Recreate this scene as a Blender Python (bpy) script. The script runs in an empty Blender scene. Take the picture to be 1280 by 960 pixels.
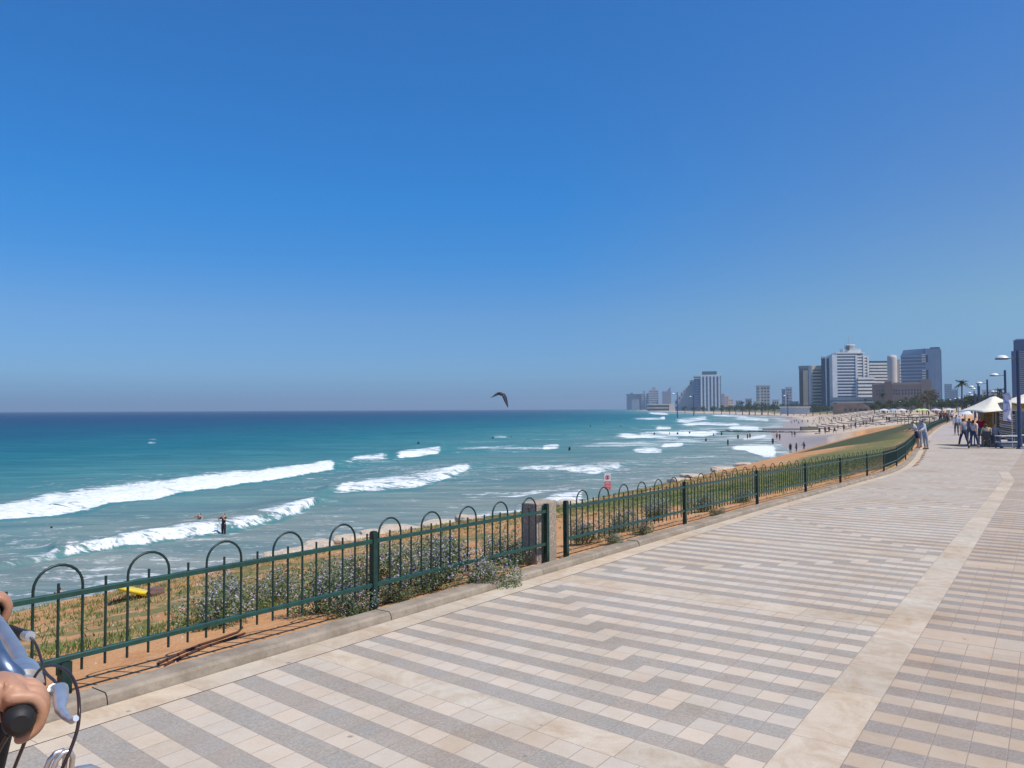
import bpy, bmesh, math, random
import numpy as np
from mathutils import Vector, Matrix

# ------------------------------------------------------------------ camera
F = 960.0; H0 = 1.7; SLOPE = .018; ZS = -6.4
PITCH = math.atan(31.3 / F); ROLL = math.radians(.245)
PHI = math.atan(671 / F)
DV = np.array([math.sin(PHI), math.cos(PHI)]); TV = np.array([DV[1], -DV[0]])
scene = bpy.context.scene
cd = bpy.data.cameras.new('camera'); cam = bpy.data.objects.new('camera', cd)
scene.collection.objects.link(cam); scene.camera = cam
cd.sensor_width = 36; cd.lens = 36 * F / 1280; cd.clip_start = .05; cd.clip_end = 30000
sR, cR, sP, cP = math.sin(ROLL), math.cos(ROLL), math.sin(PITCH), math.cos(PITCH)
cam.matrix_world = Matrix(((cR, sR, 0, 0), (sR * sP, -cR * sP, -cP, 0), (-sR * cP, cR * cP, -sP, H0), (0, 0, 0, 1)))

# ------------------------------------------------------------------ light
SUN_EL, SUN_AZ = math.radians(60), math.radians(119)      # azimuth clockwise from +Y
scene.render.engine = 'CYCLES'
scene.view_settings.view_transform = 'Standard'; scene.view_settings.look = 'None'
scene.view_settings.gamma = 1; scene.view_settings.use_curve_mapping = False
scene.view_settings.exposure = 0.0
scene.cycles.max_bounces = 6; scene.cycles.diffuse_bounces = 3; scene.cycles.glossy_bounces = 3
scene.cycles.transparent_max_bounces = 8; scene.cycles.volume_bounces = 0
scene.cycles.caustics_reflective = False; scene.cycles.caustics_refractive = False
w = bpy.data.worlds.new("World"); scene.world = w; w.use_nodes = True
nt = w.node_tree; nt.nodes.clear()
wo = nt.nodes.new('ShaderNodeOutputWorld'); bg = nt.nodes.new('ShaderNodeBackground')
sky = nt.nodes.new('ShaderNodeTexSky'); sky.sky_type = 'NISHITA'; sky.sun_disc = False
sky.sun_elevation = SUN_EL; sky.sun_rotation = SUN_AZ; sky.altitude = 0
sky.air_density = 1.0; sky.dust_density = .2; sky.ozone_density = 1.0
# the clear deep blue of a dry summer noon: the sky's own colour filtered by height above the horizon
tc = nt.nodes.new('ShaderNodeTexCoord'); sxyz = nt.nodes.new('ShaderNodeSeparateXYZ'); rp = nt.nodes.new('ShaderNodeValToRGB'); mx = nt.nodes.new('ShaderNodeMix')
nt.links.new(tc.outputs['Generated'], sxyz.inputs[0]); nt.links.new(sxyz.outputs[2], rp.inputs[0])
K_ = 1.58
rp2 = nt.nodes.new('ShaderNodeValToRGB'); nt.links.new(sxyz.outputs[2], rp2.inputs[0])
for rr, stops in ((rp, [(0., (.205, .45, 1.06)), (.044, (.345, .63, 1.15)), (.116, (.39, .71, 1.16)), (.19, (.24, .76, 1.33)), (.263, (.185, .82, 1.47)), (.456, (.25, .88, 1.55)), (.8, (.25, .86, 1.55))]),
                  (rp2, [(0., (.25, .46, 1.05)), (.044, (.38, .63, 1.07)), (.116, (.60, .84, 1.02)), (.19, (.62, .86, 1.12)), (.263, (.55, .85, 1.22)), (.456, (.36, .90, 1.5)), (.8, (.28, .88, 1.55))])):
    el = rr.color_ramp.elements
    while len(el) < len(stops): el.new(.5)
    for i, (p, c) in enumerate(stops): el[i].position = p; el[i].color = (c[0] / K_, c[1] / K_, c[2] / K_, 1)
mr = nt.nodes.new('ShaderNodeMapRange'); mr.inputs[1].default_value = .05; mr.inputs[2].default_value = .62; nt.links.new(sxyz.outputs[0], mr.inputs[0])
m2 = nt.nodes.new('ShaderNodeMix'); m2.data_type = 'RGBA'; nt.links.new(mr.outputs[0], m2.inputs[0]); nt.links.new(rp.outputs[0], m2.inputs[6]); nt.links.new(rp2.outputs[0], m2.inputs[7])
mx.data_type = 'RGBA'; mx.blend_type = 'MULTIPLY'; mx.inputs[0].default_value = 1
nt.links.new(sky.outputs[0], mx.inputs[6]); nt.links.new(m2.outputs[2], mx.inputs[7])
bg.inputs['Strength'].default_value = .15
nt.links.new(mx.outputs[2], bg.inputs[0]); nt.links.new(bg.outputs[0], wo.inputs[0])
sl = bpy.data.lights.new('sun', 'SUN'); sl.energy = 4.5; sl.angle = math.radians(.5); sl.color = (1, .92, .80)
so = bpy.data.objects.new('sun', sl); scene.collection.objects.link(so)
sdir = Vector((math.sin(SUN_AZ) * math.cos(SUN_EL), math.cos(SUN_AZ) * math.cos(SUN_EL), math.sin(SUN_EL)))
so.rotation_euler = sdir.to_track_quat('Z', 'Y').to_euler(); so.location = (30, 0, 40)

# ------------------------------------------------------------------ geometry of the view (to place real things)
def ray(u, v):
    x = (u - 640) / F; y = -(v - 480) / F
    x, y = x * cR + y * sR, -x * sR + y * cR
    return np.array([x, cP - y * sP, sP + y * cP])
def hz(s):
    return np.where(s < 30, -SLOPE * s, np.where(s > 42, -SLOPE * 36, -SLOPE * (s - (np.clip(s, 30, 42) - 30) ** 2 / 24)))
def G(u, v):                                              # point of the promenade seen at (u, v)
    r = ray(u, v); k = -H0 / r[2]
    for _ in range(60): k = -(H0 - float(hz((r[:2] * k) @ DV))) / r[2]
    return Vector((r[0] * k, r[1] * k, H0 + r[2] * k))
def PZ(u, v, z): r = ray(u, v); k = -(H0 - z) / r[2]; return Vector((r[0] * k, r[1] * k, z))
def PY(u, v, Y): r = ray(u, v); k = Y / r[1]; return Vector((r[0] * k, Y, H0 + r[2] * k))
def WXY(s, t): return s * DV[0] + t * TV[0], s * DV[1] + t * TV[1]
def project(x, y, z):                                     # arrays -> (u, v)
    z = z - H0
    fx = x * cR + y * sR * sP - z * sR * cP
    fy = x * sR - y * cR * sP + z * cR * cP
    fz = y * cP + z * sP
    fz = np.maximum(fz, 1e-3)
    return 640 + F * fx / fz, 480 - F * fy / fz

# ------------------------------------------------------------------ helpers
rnd = random.Random(7); rng = np.random.default_rng(11)
COL = scene.collection
def label(o, lab=None, cat=None, group=None, kind=None, label=None, category=None):
    lab = lab or label; cat = cat or category
    if lab: o['label'] = lab
    if cat: o['category'] = cat
    if group: o['group'] = group
    if kind: o['kind'] = kind
    return o
def empty(name, loc=(0, 0, 0), rz=0, **k):
    o = bpy.data.objects.new(name, None); COL.objects.link(o); o.location = loc; o.rotation_euler = (0, 0, rz)
    o.empty_display_size = .2
    return label(o, **k)
def link(name, me, mat, parent=None, **k):
    if mat is not None:
        for m in (mat if isinstance(mat, (list, tuple)) else [mat]): me.materials.append(m)
    o = bpy.data.objects.new(name, me); COL.objects.link(o)
    if parent is not None: o.parent = parent
    return label(o, **k)
class MB:
    def __init__(s): s.v = []; s.f = []; s.sm = []; s.mi = []
    def add(s, vs, fs, smooth=False, mi=0):
        n = len(s.v); s.v += [tuple(p) for p in vs]; s.f += [tuple(i + n for i in f) for f in fs]
        s.sm += [smooth] * len(fs); s.mi += [mi] * len(fs); return s
    def box(s, c, size, rz=0, mi=0, taper=1):
        cx, cy, cz = c; hx, hy, h2 = size[0] / 2, size[1] / 2, size[2] / 2
        ca, sa = math.cos(rz), math.sin(rz); vs = []
        for dz in (-1, 1):
            k = 1 if dz < 0 else taper
            for dx, dy in ((-1, -1), (1, -1), (1, 1), (-1, 1)):
                x, y = dx * hx * k, dy * hy * k
                vs.append((cx + x * ca - y * sa, cy + x * sa + y * ca, cz + dz * h2))
        return s.add(vs, [(0, 3, 2, 1), (4, 5, 6, 7), (0, 1, 5, 4), (1, 2, 6, 5), (2, 3, 7, 6), (3, 0, 4, 7)], mi=mi)
    def tube(s, pts, r, n=8, caps=True, mi=0, closed=False):
        pts = [Vector(p) for p in pts]; m = len(pts)
        rs = r if isinstance(r, (list, tuple)) else [r] * m
        vs = []; prev = None
        for i, p in enumerate(pts):
            a = pts[max(i - 1, 0)] if not closed else pts[(i - 1) % m]
            b = pts[min(i + 1, m - 1)] if not closed else pts[(i + 1) % m]
            t = (b - a).normalized()
            if prev is None:
                q = Vector((0, 0, 1)) if abs(t.z) < .9 else Vector((1, 0, 0))
                x = t.cross(q).normalized()
            else: x = (prev - t * prev.dot(t)).normalized()
            prev = x; y = t.cross(x)
            for k in range(n):
                a_ = 2 * math.pi * k / n
                vs.append(p + (x * math.cos(a_) + y * math.sin(a_)) * rs[i])
        fs = []
        for i in range(m if closed else m - 1):
            j = (i + 1) % m
            for k in range(n): fs.append((i * n + k, i * n + (k + 1) % n, j * n + (k + 1) % n, j * n + k))
        s.add(vs, fs, True, mi)
        if caps and not closed:
            s.add(vs[:n], [tuple(reversed(range(n)))], False, mi); s.add(vs[-n:], [tuple(range(n))], False, mi)
        return s
    def lathe(s, c, prof, n=16, mi=0):
        vs = []
        for r, z in prof:
            for k in range(n): a = 2 * math.pi * k / n; vs.append((c[0] + r * math.cos(a), c[1] + r * math.sin(a), c[2] + z))
        fs = [(i * n + k, i * n + (k + 1) % n, (i + 1) * n + (k + 1) % n, (i + 1) * n + k) for i in range(len(prof) - 1) for k in range(n)]
        return s.add(vs, fs, True, mi)
    def build(s, name, mat, parent=None, **k):
        me = bpy.data.meshes.new(name); me.from_pydata(s.v, [], s.f)
        me.polygons.foreach_set('use_smooth', s.sm); me.polygons.foreach_set('material_index', s.mi); me.update()
        return link(name, me, mat, parent, **k)
def np_mesh(name, V, Q, smooth=True):
    me = bpy.data.meshes.new(name); nv = len(V); nf = len(Q); k = Q.shape[1]
    me.vertices.add(nv); me.vertices.foreach_set('co', np.ascontiguousarray(V, dtype=np.float32).ravel())
    me.loops.add(nf * k); me.loops.foreach_set('vertex_index', Q.astype(np.int32).ravel())
    me.polygons.add(nf); me.polygons.foreach_set('loop_start', np.arange(0, nf * k, k, dtype=np.int32))
    me.polygons.foreach_set('loop_total', np.full(nf, k, dtype=np.int32))
    me.polygons.foreach_set('use_smooth', np.full(nf, smooth)); me.update(calc_edges=True); return me
def vattr(me, name, a): at = me.attributes.new(name, 'FLOAT', 'POINT'); at.data.foreach_set('value', a.astype(np.float32).ravel())
def copy_thing(o, loc, rz=0, scale=None, parent=None, **k):
    c = o.copy(); COL.objects.link(c); c.location = loc; c.rotation_euler = (0, 0, rz)
    if scale: c.scale = (scale,) * 3 if not isinstance(scale, tuple) else scale
    for ch in o.children:
        d = ch.copy(); COL.objects.link(d); d.parent = c
        for g in ch.children: e = g.copy(); COL.objects.link(e); e.parent = d
    return label(c, **k)

# ------------------------------------------------------------------ materials
class NT:
    def __init__(s, name):
        s.m = bpy.data.materials.new(name); s.m.use_nodes = True; s.t = s.m.node_tree
        s.b = s.t.nodes['Principled BSDF']; s.out = s.t.nodes['Material Output']
    def n(s, typ, ins=None, **props):
        x = s.t.nodes.new('ShaderNode' + typ)
        for k, v in props.items(): setattr(x, k, v)
        for k, v in (ins or {}).items(): s.set(x, k, v)
        return x
    def set(s, node, k, v):
        i = node.inputs[k]
        if isinstance(v, bpy.types.NodeSocket): s.t.links.new(v, i)
        elif isinstance(v, bpy.types.Node): s.t.links.new(v.outputs[0], i)
        else: i.default_value = v
    def math(s, op, a, b=0., c=0., clamp=False): return s.n('Math', {0: a, 1: b, 2: c}, operation=op, use_clamp=clamp).outputs[0]
    def noise(s, vec, scale, detail=3, rough=.55, dist=0.): return s.n('TexNoise', {'Vector': vec, 'Scale': scale, 'Detail': detail, 'Roughness': rough, 'Distortion': dist}).outputs['Fac']
    def mix(s, f, a, b, mode='MIX'):
        x = s.n('Mix', None, data_type='RGBA', blend_type=mode); s.set(x, 0, f); s.set(x, 6, a); s.set(x, 7, b); return x.outputs[2]
    def ramp(s, f, stops, interp='LINEAR'):
        x = s.n('ValToRGB', {0: f}); x.color_ramp.interpolation = interp; e = x.color_ramp.elements
        while len(e) < len(stops): e.new(.5)
        for i, (p, c) in enumerate(stops): e[i].position = p; e[i].color = c if len(c) == 4 else (*c, 1)
        return x.outputs[0]
    def step(s, x, lo, hi): return s.n('MapRange', {0: x, 1: lo, 2: hi, 3: 0., 4: 1.}, interpolation_type='SMOOTHSTEP').outputs[0]
    def attr(s, name, out='Fac'): return s.n('Attribute', None, attribute_name=name).outputs[out]
    def pos(s): return s.n('NewGeometry').outputs['Position']
    def obj(s): return s.n('TexCoord').outputs['Object']
    def vscale(s, v, sc): return s.n('VectorMath', {0: v, 1: sc}, operation='MULTIPLY').outputs[0]
    def bump(s, h, strength=.3, dist=.02, normal=None):
        b = s.n('Bump', {'Height': h, 'Strength': strength, 'Distance': dist})
        if normal is not None: s.set(b, 'Normal', normal)
        return b.outputs[0]
    def fin(s, base=None, rough=None, normal=None, metal=None, spec=None, **kw):
        for k, v in (('Base Color', base), ('Roughness', rough), ('Normal', normal), ('Metallic', metal), ('Specular IOR Level', spec)):
            if v is not None: s.set(s.b, k, v)
        for k, v in kw.items(): s.set(s.b, k, v)
        return s.m
def c4(c): return (*c, 1)
MC = {}
def mat(name, col, rough=.6, metal=0., var=.12, scale=6., spec=.5, bump=0.):
    if name in MC: return MC[name]
    t = NT(name); p = t.obj(); n = t.noise(p, scale, 4)
    c = t.mix(t.step(n, .3, .7), c4([x * (1 - var) for x in col]), c4([min(1, x * (1 + var)) for x in col]))
    MC[name] = t.fin(base=c, rough=rough, metal=metal, spec=spec, normal=t.bump(n, bump) if bump else None)
    return MC[name]

def m_sea():
    t = NT('sea_water'); p = t.pos(); foam = t.attr('foam'); face = t.attr('face'); D = t.attr('offshore'); dist = t.attr('dist')
    ps = t.n('Mapping', {'Vector': p, 'Rotation': (0, 0, math.radians(-28)), 'Scale': (.55, 1.6, 1)}).outputs[0]
    n1 = t.noise(ps, .06, 4, .6); n2 = t.noise(ps, .35, 4, .6)
    d2 = t.math('ADD', D, t.math('MULTIPLY', t.math('SUBTRACT', n1, .5), .22))
    base = t.ramp(d2, [(0., (.27, .29, .245)), (.14, (.155, .255, .24)), (.28, (.066, .225, .235)), (.42, (.014, .155, .19)), (.60, (.004, .085, .150)), (.80, (.003, .046, .122)), (1., (.003, .034, .11))])
    sk = t.n('Mapping', {'Vector': p, 'Rotation': (0, 0, math.radians(-28)), 'Scale': (.16, 1., 1)}).outputs[0]
    n4 = t.noise(sk, .55, 5, .65); n5 = t.noise(sk, .12, 5, .6)
    base = t.mix(t.step(n4, .38, .66), t.mix(1., base, (.62, .74, .80, 1), 'MULTIPLY'), base)
    base = t.mix(t.math('MULTIPLY', t.step(n5, .45, .7), .45), base, t.mix(1., base, (1.5, 1.28, 1.15, 1), 'MULTIPLY'))
    base = t.mix(t.math('MULTIPLY', face, .7), base, (.022, .20, .21, 1))
    # lacy foam: thin ridged noise gets denser as the foam attribute rises
    fz = t.n('Mapping', {'Vector': p, 'Rotation': (0, 0, math.radians(-30)), 'Scale': (.8, 1.7, 1)}).outputs[0]
    a = t.noise(fz, .55, 6, .68, .6); b = t.noise(fz, 2.2, 5, .7, .4)
    k = t.math('ADD', t.math('MULTIPLY', a, .62), t.math('MULTIPLY', b, .38))
    k = t.math('ADD', t.math('MULTIPLY', t.math('SUBTRACT', k, .5), 1.5), .5)
    fq = t.n('Mapping', {'Vector': p, 'Rotation': (0, 0, math.radians(-20)), 'Scale': (.5, 1.5, 1)}).outputs[0]
    kf = t.math('ADD', t.math('MULTIPLY', t.math('SUBTRACT', t.noise(fq, .11, 6, .72, .8), .5), 1.9), .52)
    k = t.n('Mix', {0: t.math('MULTIPLY', t.step(dist, 80., 220.), .88), 2: k, 3: kf}).outputs[0]
    th = t.math('SUBTRACT', .80, t.math('MULTIPLY', foam, .46))
    ff = t.step(t.math('SUBTRACT', k, th), -.05, .11)
    ff = t.math('MULTIPLY', ff, t.step(foam, .02, .2)); ff = t.math('MULTIPLY', ff, t.math('ADD', .55, t.math('MULTIPLY', t.step(foam, .5, .85), .45)))
    col = t.mix(ff, base, t.mix(t.step(b, .35, .62), (.60, .70, .73, 1), (.90, .91, .92, 1)))
    w1 = t.noise(ps, .5, 5, .65); w2 = t.noise(ps, 2.6, 4, .6); w3 = t.noise(ps, .09, 4, .6)
    h = t.math('ADD', t.math('ADD', t.math('MULTIPLY', w1, .55), t.math('MULTIPLY', w2, .12)), t.math('MULTIPLY', w3, 1.6))
    h = t.math('ADD', h, t.math('MULTIPLY', ff, t.math('MULTIPLY', b, .5)))
    nm = t.bump(h, .55, .8)
    # wind-roughened water: slopes keep the mirror part well under the flat-surface Fresnel value
    df = t.n('BsdfDiffuse', {'Color': col, 'Normal': nm}); gl = t.n('BsdfGlossy', {'Color': (1, 1, 1, 1), 'Roughness': .28, 'Normal': nm})
    fr = t.n('Fresnel', {'IOR': 1.33, 'Normal': nm}).outputs[0]
    fac = t.math('MULTIPLY', t.math('MINIMUM', t.math('MULTIPLY', fr, .55), .13), t.math('SUBTRACT', 1., ff))
    ms = t.n('MixShader', {0: fac}); t.set(ms, 1, df); t.set(ms, 2, gl); t.t.links.new(ms.outputs[0], t.out.inputs[0]); return t.m

def m_ground():
    t = NT('ground_cover'); p = t.pos(); g = t.attr('grass'); sand = t.attr('sand'); wet = t.attr('wet'); rock = t.attr('rock'); lip = t.attr('lip')
    n = t.noise(p, .35, 5, .6); n2 = t.noise(p, 2.3, 5, .65); n3 = t.noise(p, 14., 4, .7); nb = t.noise(p, 45, 2, .7)
    dirt = t.ramp(t.math('ADD', t.math('MULTIPLY', n, .5), t.math('MULTIPLY', n2, .5)), [(.3, (.40, .19, .075)), (.5, (.54, .275, .115)), (.68, (.62, .375, .19))])
    dirt = t.mix(t.math('MULTIPLY', t.step(n3, .52, .75), .6), dirt, (.62, .47, .33, 1)); dirt = t.mix(t.math('MULTIPLY', t.step(nb, .55, .7), .35), dirt, (.22, .12, .06, 1))
    gr = t.ramp(t.math('ADD', t.math('MULTIPLY', n2, .6), t.math('MULTIPLY', n, .4)), [(.3, (.075, .10, .03)), (.5, (.15, .155, .05)), (.66, (.27, .22, .09))])
    grf = t.step(t.math('ADD', g, t.math('MULTIPLY', t.math('SUBTRACT', n2, .5), 1.3)), .42, .62)
    c = t.mix(grf, dirt, gr)
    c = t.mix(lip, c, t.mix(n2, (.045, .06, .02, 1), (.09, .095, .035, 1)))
    sc = t.ramp(n, [(.3, (.50, .39, .28)), (.7, (.62, .52, .40))])
    c = t.mix(sand, c, sc)
    c = t.mix(rock, c, t.ramp(n2, [(.35, (.42, .33, .24)), (.6, (.68, .58, .44))]))
    c = t.mix(t.math('MULTIPLY', wet, .9), c, (.34, .29, .27, 1))
    h = t.math('ADD', t.math('MULTIPLY', n2, .6), t.math('ADD', t.math('MULTIPLY', n3, .25), t.math('MULTIPLY', nb, .08)))
    return t.fin(base=c, rough=t.math('SUBTRACT', .95, t.math('MULTIPLY', wet, .4)), normal=t.bump(h, .9, .08), spec=.3)

def m_paving():
    t = NT('paving_tiles'); col = t.attr('tint', 'Color'); uv = t.n('UVMap', None, uv_map='tile').outputs[0]
    sx = t.n('SeparateXYZ', {0: uv}); p = t.pos()
    # uv is in metres from the tile's edges: joints are where the nearer edge is under 3 mm
    szn = t.n('Attribute', None, attribute_name='size').outputs['Vector']; ss = t.n('SeparateXYZ', {0: szn})
    def edge(u, w_): return t.math('MINIMUM', u, t.math('SUBTRACT', w_, u))
    e = t.math('MINIMUM', edge(sx.outputs[0], ss.outputs[0]), edge(sx.outputs[1], ss.outputs[1]))
    wob = t.math('MULTIPLY', t.math('SUBTRACT', t.noise(p, 30, 3), .5), .004)
    j = t.step(t.math('ADD', e, wob), .0012, .0040)
    n = t.noise(p, 1.1, 6, .65); n2 = t.noise(p, 9, 5, .7); isl = t.attr('isslab'); sp = t.noise(p, 160, 2, .8); sp2 = t.noise(p, 70, 3, .7)
    grey = t.attr('isgrey')
    c = t.mix(t.math('MULTIPLY', t.step(n2, .35, .75), .30), col, t.mix(1., col, (.80, .76, .72, 1), 'MULTIPLY'))
    c = t.mix(t.math('MULTIPLY', t.step(n, .40, .72), .55), c, t.mix(1., c, (.86, .78, .68, 1), 'MULTIPLY'))
    spk = t.math('ADD', .78, t.math('MULTIPLY', sp, .44))
    spg = t.math('ADD', .45, t.math('MULTIPLY', sp2, 1.1))
    k = t.n('Mix', {0: grey, 2: spk, 3: spg}).outputs[0]
    kk = t.n('CombineColor', {0: k, 1: k, 2: k}).outputs[0]
    c = t.mix(1., c, kk, 'MULTIPLY')
    st = t.n('TexVoronoi', {'Vector': p, 'Scale': 2.3, 'Randomness': 1.}).outputs['Distance']
    big = t.noise(p, .45, 6, .7); c = t.mix(t.math('MULTIPLY', t.step(big, .48, .66), .55), c, t.mix(1., c, (.84, .74, .62, 1), 'MULTIPLY'))
    md = t.noise(p, 3.2, 6, .75, 1.2); c = t.mix(t.math('MULTIPLY', isl, t.math('MULTIPLY', t.step(md, .42, .66), .6)), c, t.mix(1., c, (.78, .66, .56, 1), 'MULTIPLY')); c = t.mix(t.math('MULTIPLY', isl, t.math('MULTIPLY', t.step(md, .46, .30), .5)), c, t.mix(1., c, (1.14, 1.14, 1.12, 1), 'MULTIPLY'))
    spot = t.math('SUBTRACT', 1., t.step(t.math('ADD', st, t.math('MULTIPLY', n2, .07)), .06, .085))
    c = t.mix(t.math('MULTIPLY', spot, .55), c, (.12, .10, .09, 1))
    gapc = t.mix(n2, (.26, .20, .15, 1), (.40, .32, .25, 1))
    c = t.mix(t.math('SUBTRACT', 1., t.math('MULTIPLY', t.math('SUBTRACT', 1., j), t.math('SUBTRACT', .85, t.math('MULTIPLY', grey, .5)))), gapc, c)
    h = t.math('ADD', t.math('MULTIPLY', j, 1.), t.math('ADD', t.math('MULTIPLY', sp2, .35), t.math('MULTIPLY', n2, .2)))
    return t.fin(base=c, rough=.82, normal=t.bump(h, .5, .003), spec=.35)

def m_stone(name, c1, c2, sc=5., agg=False, joint=0.):
    t = NT(name); p = t.obj(); n = t.noise(p, sc, 5, .7); n2 = t.noise(p, sc * 9, 4, .7)
    c = t.mix(t.step(n, .35, .68), c4(c1), c4(c2)); c = t.mix(t.math('MULTIPLY', t.step(n2, .5, .75), .4), c, t.mix(1., c, (.68, .62, .55, 1), 'MULTIPLY'))
    h = t.math('ADD', n, n2)
    if agg:
        v = t.n('TexVoronoi', {'Vector': p, 'Scale': 55., 'Randomness': 1.})
        vc = t.n('SeparateColor', {0: v.outputs['Color']}).outputs[0]
        c = t.mix(t.step(v.outputs['Distance'], .25, .5), t.mix(vc, (.22, .15, .10, 1), (.70, .60, .46, 1)), (.34, .28, .22, 1))
        h = t.math('SUBTRACT', 1., v.outputs['Distance'])
    return t.fin(base=c, rough=.88, normal=t.bump(h, .6, .01), spec=.3)
# ------------------------------------------------------------------ polylines of the place
def pd(px, py, L):                                         # distance to a polyline, and side (+ = left of travel)
    best = np.full(px.shape, 1e12); side = np.zeros(px.shape); arc = np.zeros(px.shape); acc = 0.
    for (ax, ay), (bx, by) in zip(L[:-1], L[1:]):
        dx, dy = bx - ax, by - ay; l2 = dx * dx + dy * dy
        k = np.clip(((px - ax) * dx + (py - ay) * dy) / l2, 0, 1)
        qx, qy = ax + k * dx, ay + k * dy; d = (px - qx) ** 2 + (py - qy) ** 2
        m = d < best - 1e-9
        cr = dx * (py - ay) - dy * (px - ax)
        best = np.where(m, d, best); side = np.where(m, np.sign(cr), side); arc = np.where(m, acc + k * math.sqrt(l2), arc)
        acc += math.sqrt(l2)
    return np.sqrt(best), side, arc
FENCE_PX = [(1007.2, 616.7), (1050.7, 605), (1084, 596.2), (1105, 590.5), (1121, 583), (1132, 574), (1140, 564), (1147, 554), (1154, 546), (1164, 538), (1175, 531.5), (1187, 527)]
FL = [WXY(s, -4.9) for s in (-6., -1.2, 2.29, 4.875, 7.705)] + [WXY(s, -4.9) for s in (8.155, 11.9, 15.68)] + [tuple(G(u, v)[:2]) for u, v in FENCE_PX]
KL = [WXY(-30., -4.9)] + FL + [(105, 180), (140, 240), (150, 290), (181, 363), (215, 450), (290, 640), (420, 1050), (750, 2200), (1300, 4000), (3500, 9000)]     # edge of the promenade and city
EDGE = [(-200, 815, 12), (0, 775, 18), (75, 757, 19), (150, 735, 20), (235, 716, 21), (320, 704, 22), (395, 686, 23.5), (470, 669, 25), (600, 648, 29), (700, 633, 33), (760, 620, 37), (850, 601, 45), (900, 588, 52), (960, 574, 62), (985, 567, 75), (1050, 550, 105), (1130, 530.5, 170), (1150, 526, 200)]
EP = [PY(*e) for e in EDGE]
E2 = [(-40., -30.)] + [(p.x, p.y) for p in EP]
EZ = np.array([EP[0].z] + [p.z for p in EP]); EA = np.concatenate([[0], np.cumsum([math.dist(a, b) for a, b in zip(E2[:-1], E2[1:])])])
WPX = [(0, 790), (150, 752), (320, 716), (470, 682), (600, 658), (700, 641), (760, 627), (850, 606), (900, 594), (960, 577), (985, 570), (975, 562), (962, 553), (955, 545), (962, 539), (975, 533), (984, 526), (972, 521.5), (950, 519.5), (905, 517.6), (870, 516.8), (835, 514.8), (800, 513), (786, 511.9)]
WL = [(-60., 0.)] + [tuple(PZ(u, v, ZS)[:2]) for u, v in WPX] + [(1200, 6000), (2500, 12000)]
XS = np.array([p[0] for p in KL]); 

def vnoise(x, y, seed=0):
    r = np.random.default_rng(seed); o = 0.
    for k in range(7):
        a = r.uniform(0, 2 * math.pi); f = 1.0 * (1.55 ** k) * .35; o = o + np.sin(x * math.cos(a) * f + y * math.sin(a) * f + r.uniform(0, 6)) * np.cos(x * math.cos(a + 2.1) * f * .7 + y * math.sin(a + 2.1) * f * .7 + r.uniform(0, 6)) / (1.35 ** k)
    return o / 2.2
def sstep(x, a, b): k = np.clip((x - a) / (b - a), 0, 1); return k * k * (3 - 2 * k)

def terrain(x, y):
    s = x * DV[0] + y * DV[1]
    dK, sK, aK = pd(x, y, KL); dE, sE, aE = pd(x, y, E2); dW, sW, aW = pd(x, y, WL)
    inland = np.where(sK < 0, dK, -dK)                    # > 0 on the promenade's side
    land = np.where(sW < 0, dW, -dW)                      # > 0 landward of the waterline
    far = sstep(y, 140, 210)
    prom = hz(s)
    out = -inland
    ze = np.interp(aE, EA, EZ)
    # bluff between the fence and its lip
    dEin = np.where(sE < 0, dE, 0.)
    w_ = np.clip(out / np.maximum(out + dEin, .1), 0, 1)
    zb = prom + .02 + (ze - prom) * (w_ ** 1.12)
    amp = np.clip(out * .12, 0, 1) * np.clip(dEin * .3, .15, 1)
    near = 1 - sstep(y, 40, 80)
    zb = zb + amp * (.13 * vnoise(x * 1.3, y * 1.3, 3) + .05 * vnoise(x * 4, y * 4, 4)) * near
    zlip = ze - np.where(sE > 0, dE, 0) * .75 - .25 * sstep(np.where(sE > 0, dE, 0), 0, .6)
    bl = np.where(sE < 0, zb, zlip)
    bl = np.where(y > 200, -30., bl)
    beach = ZS + np.clip(land, -40, 0) * .05 + np.clip(land, 0, 30) * .022 + np.clip(land - 30, 0, 200) * .008
    rise = np.clip((38 - out) / 35, 0, 1)                     # slope up to the city behind the far beach
    beach = beach + (prom - .3 - beach) * np.where(y > 150, rise, 0) * sstep(land, 1, 12)
    z = np.maximum(beach, bl)
    z = np.where(inland > 0, prom - .07, z)
    # everything farther than the far beach rises softly to the level of the town
    town = np.minimum(ZS + np.clip(land, 0, 1e9) * .05, -1.2)
    z = np.where((y > 700) & (inland <= 0), np.maximum(z, np.where(land > 0, town, z)), z)
    z = np.where((y > 165) & (inland > 0), prom - .07 - sstep(inland, 0, 30) * .0, z)
    z = np.where((land < 0) & (inland <= 0), np.minimum(z, ZS + land * .05 + np.where(z > ZS, np.maximum(z - ZS, 0), 0)), z)
    return z, dict(s=s, out=out, inland=inland, land=land, sE=sE, dE=dE, aE=aE, y=y, x=x)

def polar(azs, rs, rev=False):
    A, R = np.meshgrid(azs, rs); x = R * np.sin(A); y = R * np.cos(A); n, m = A.shape
    i = np.arange(n - 1)[:, None] * m + np.arange(m - 1)[None, :]
    Q = np.stack([i, i + m, i + m + 1, i + 1], -1).reshape(-1, 4)[:, ::-1]
    return x.ravel(), y.ravel(), Q
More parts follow.
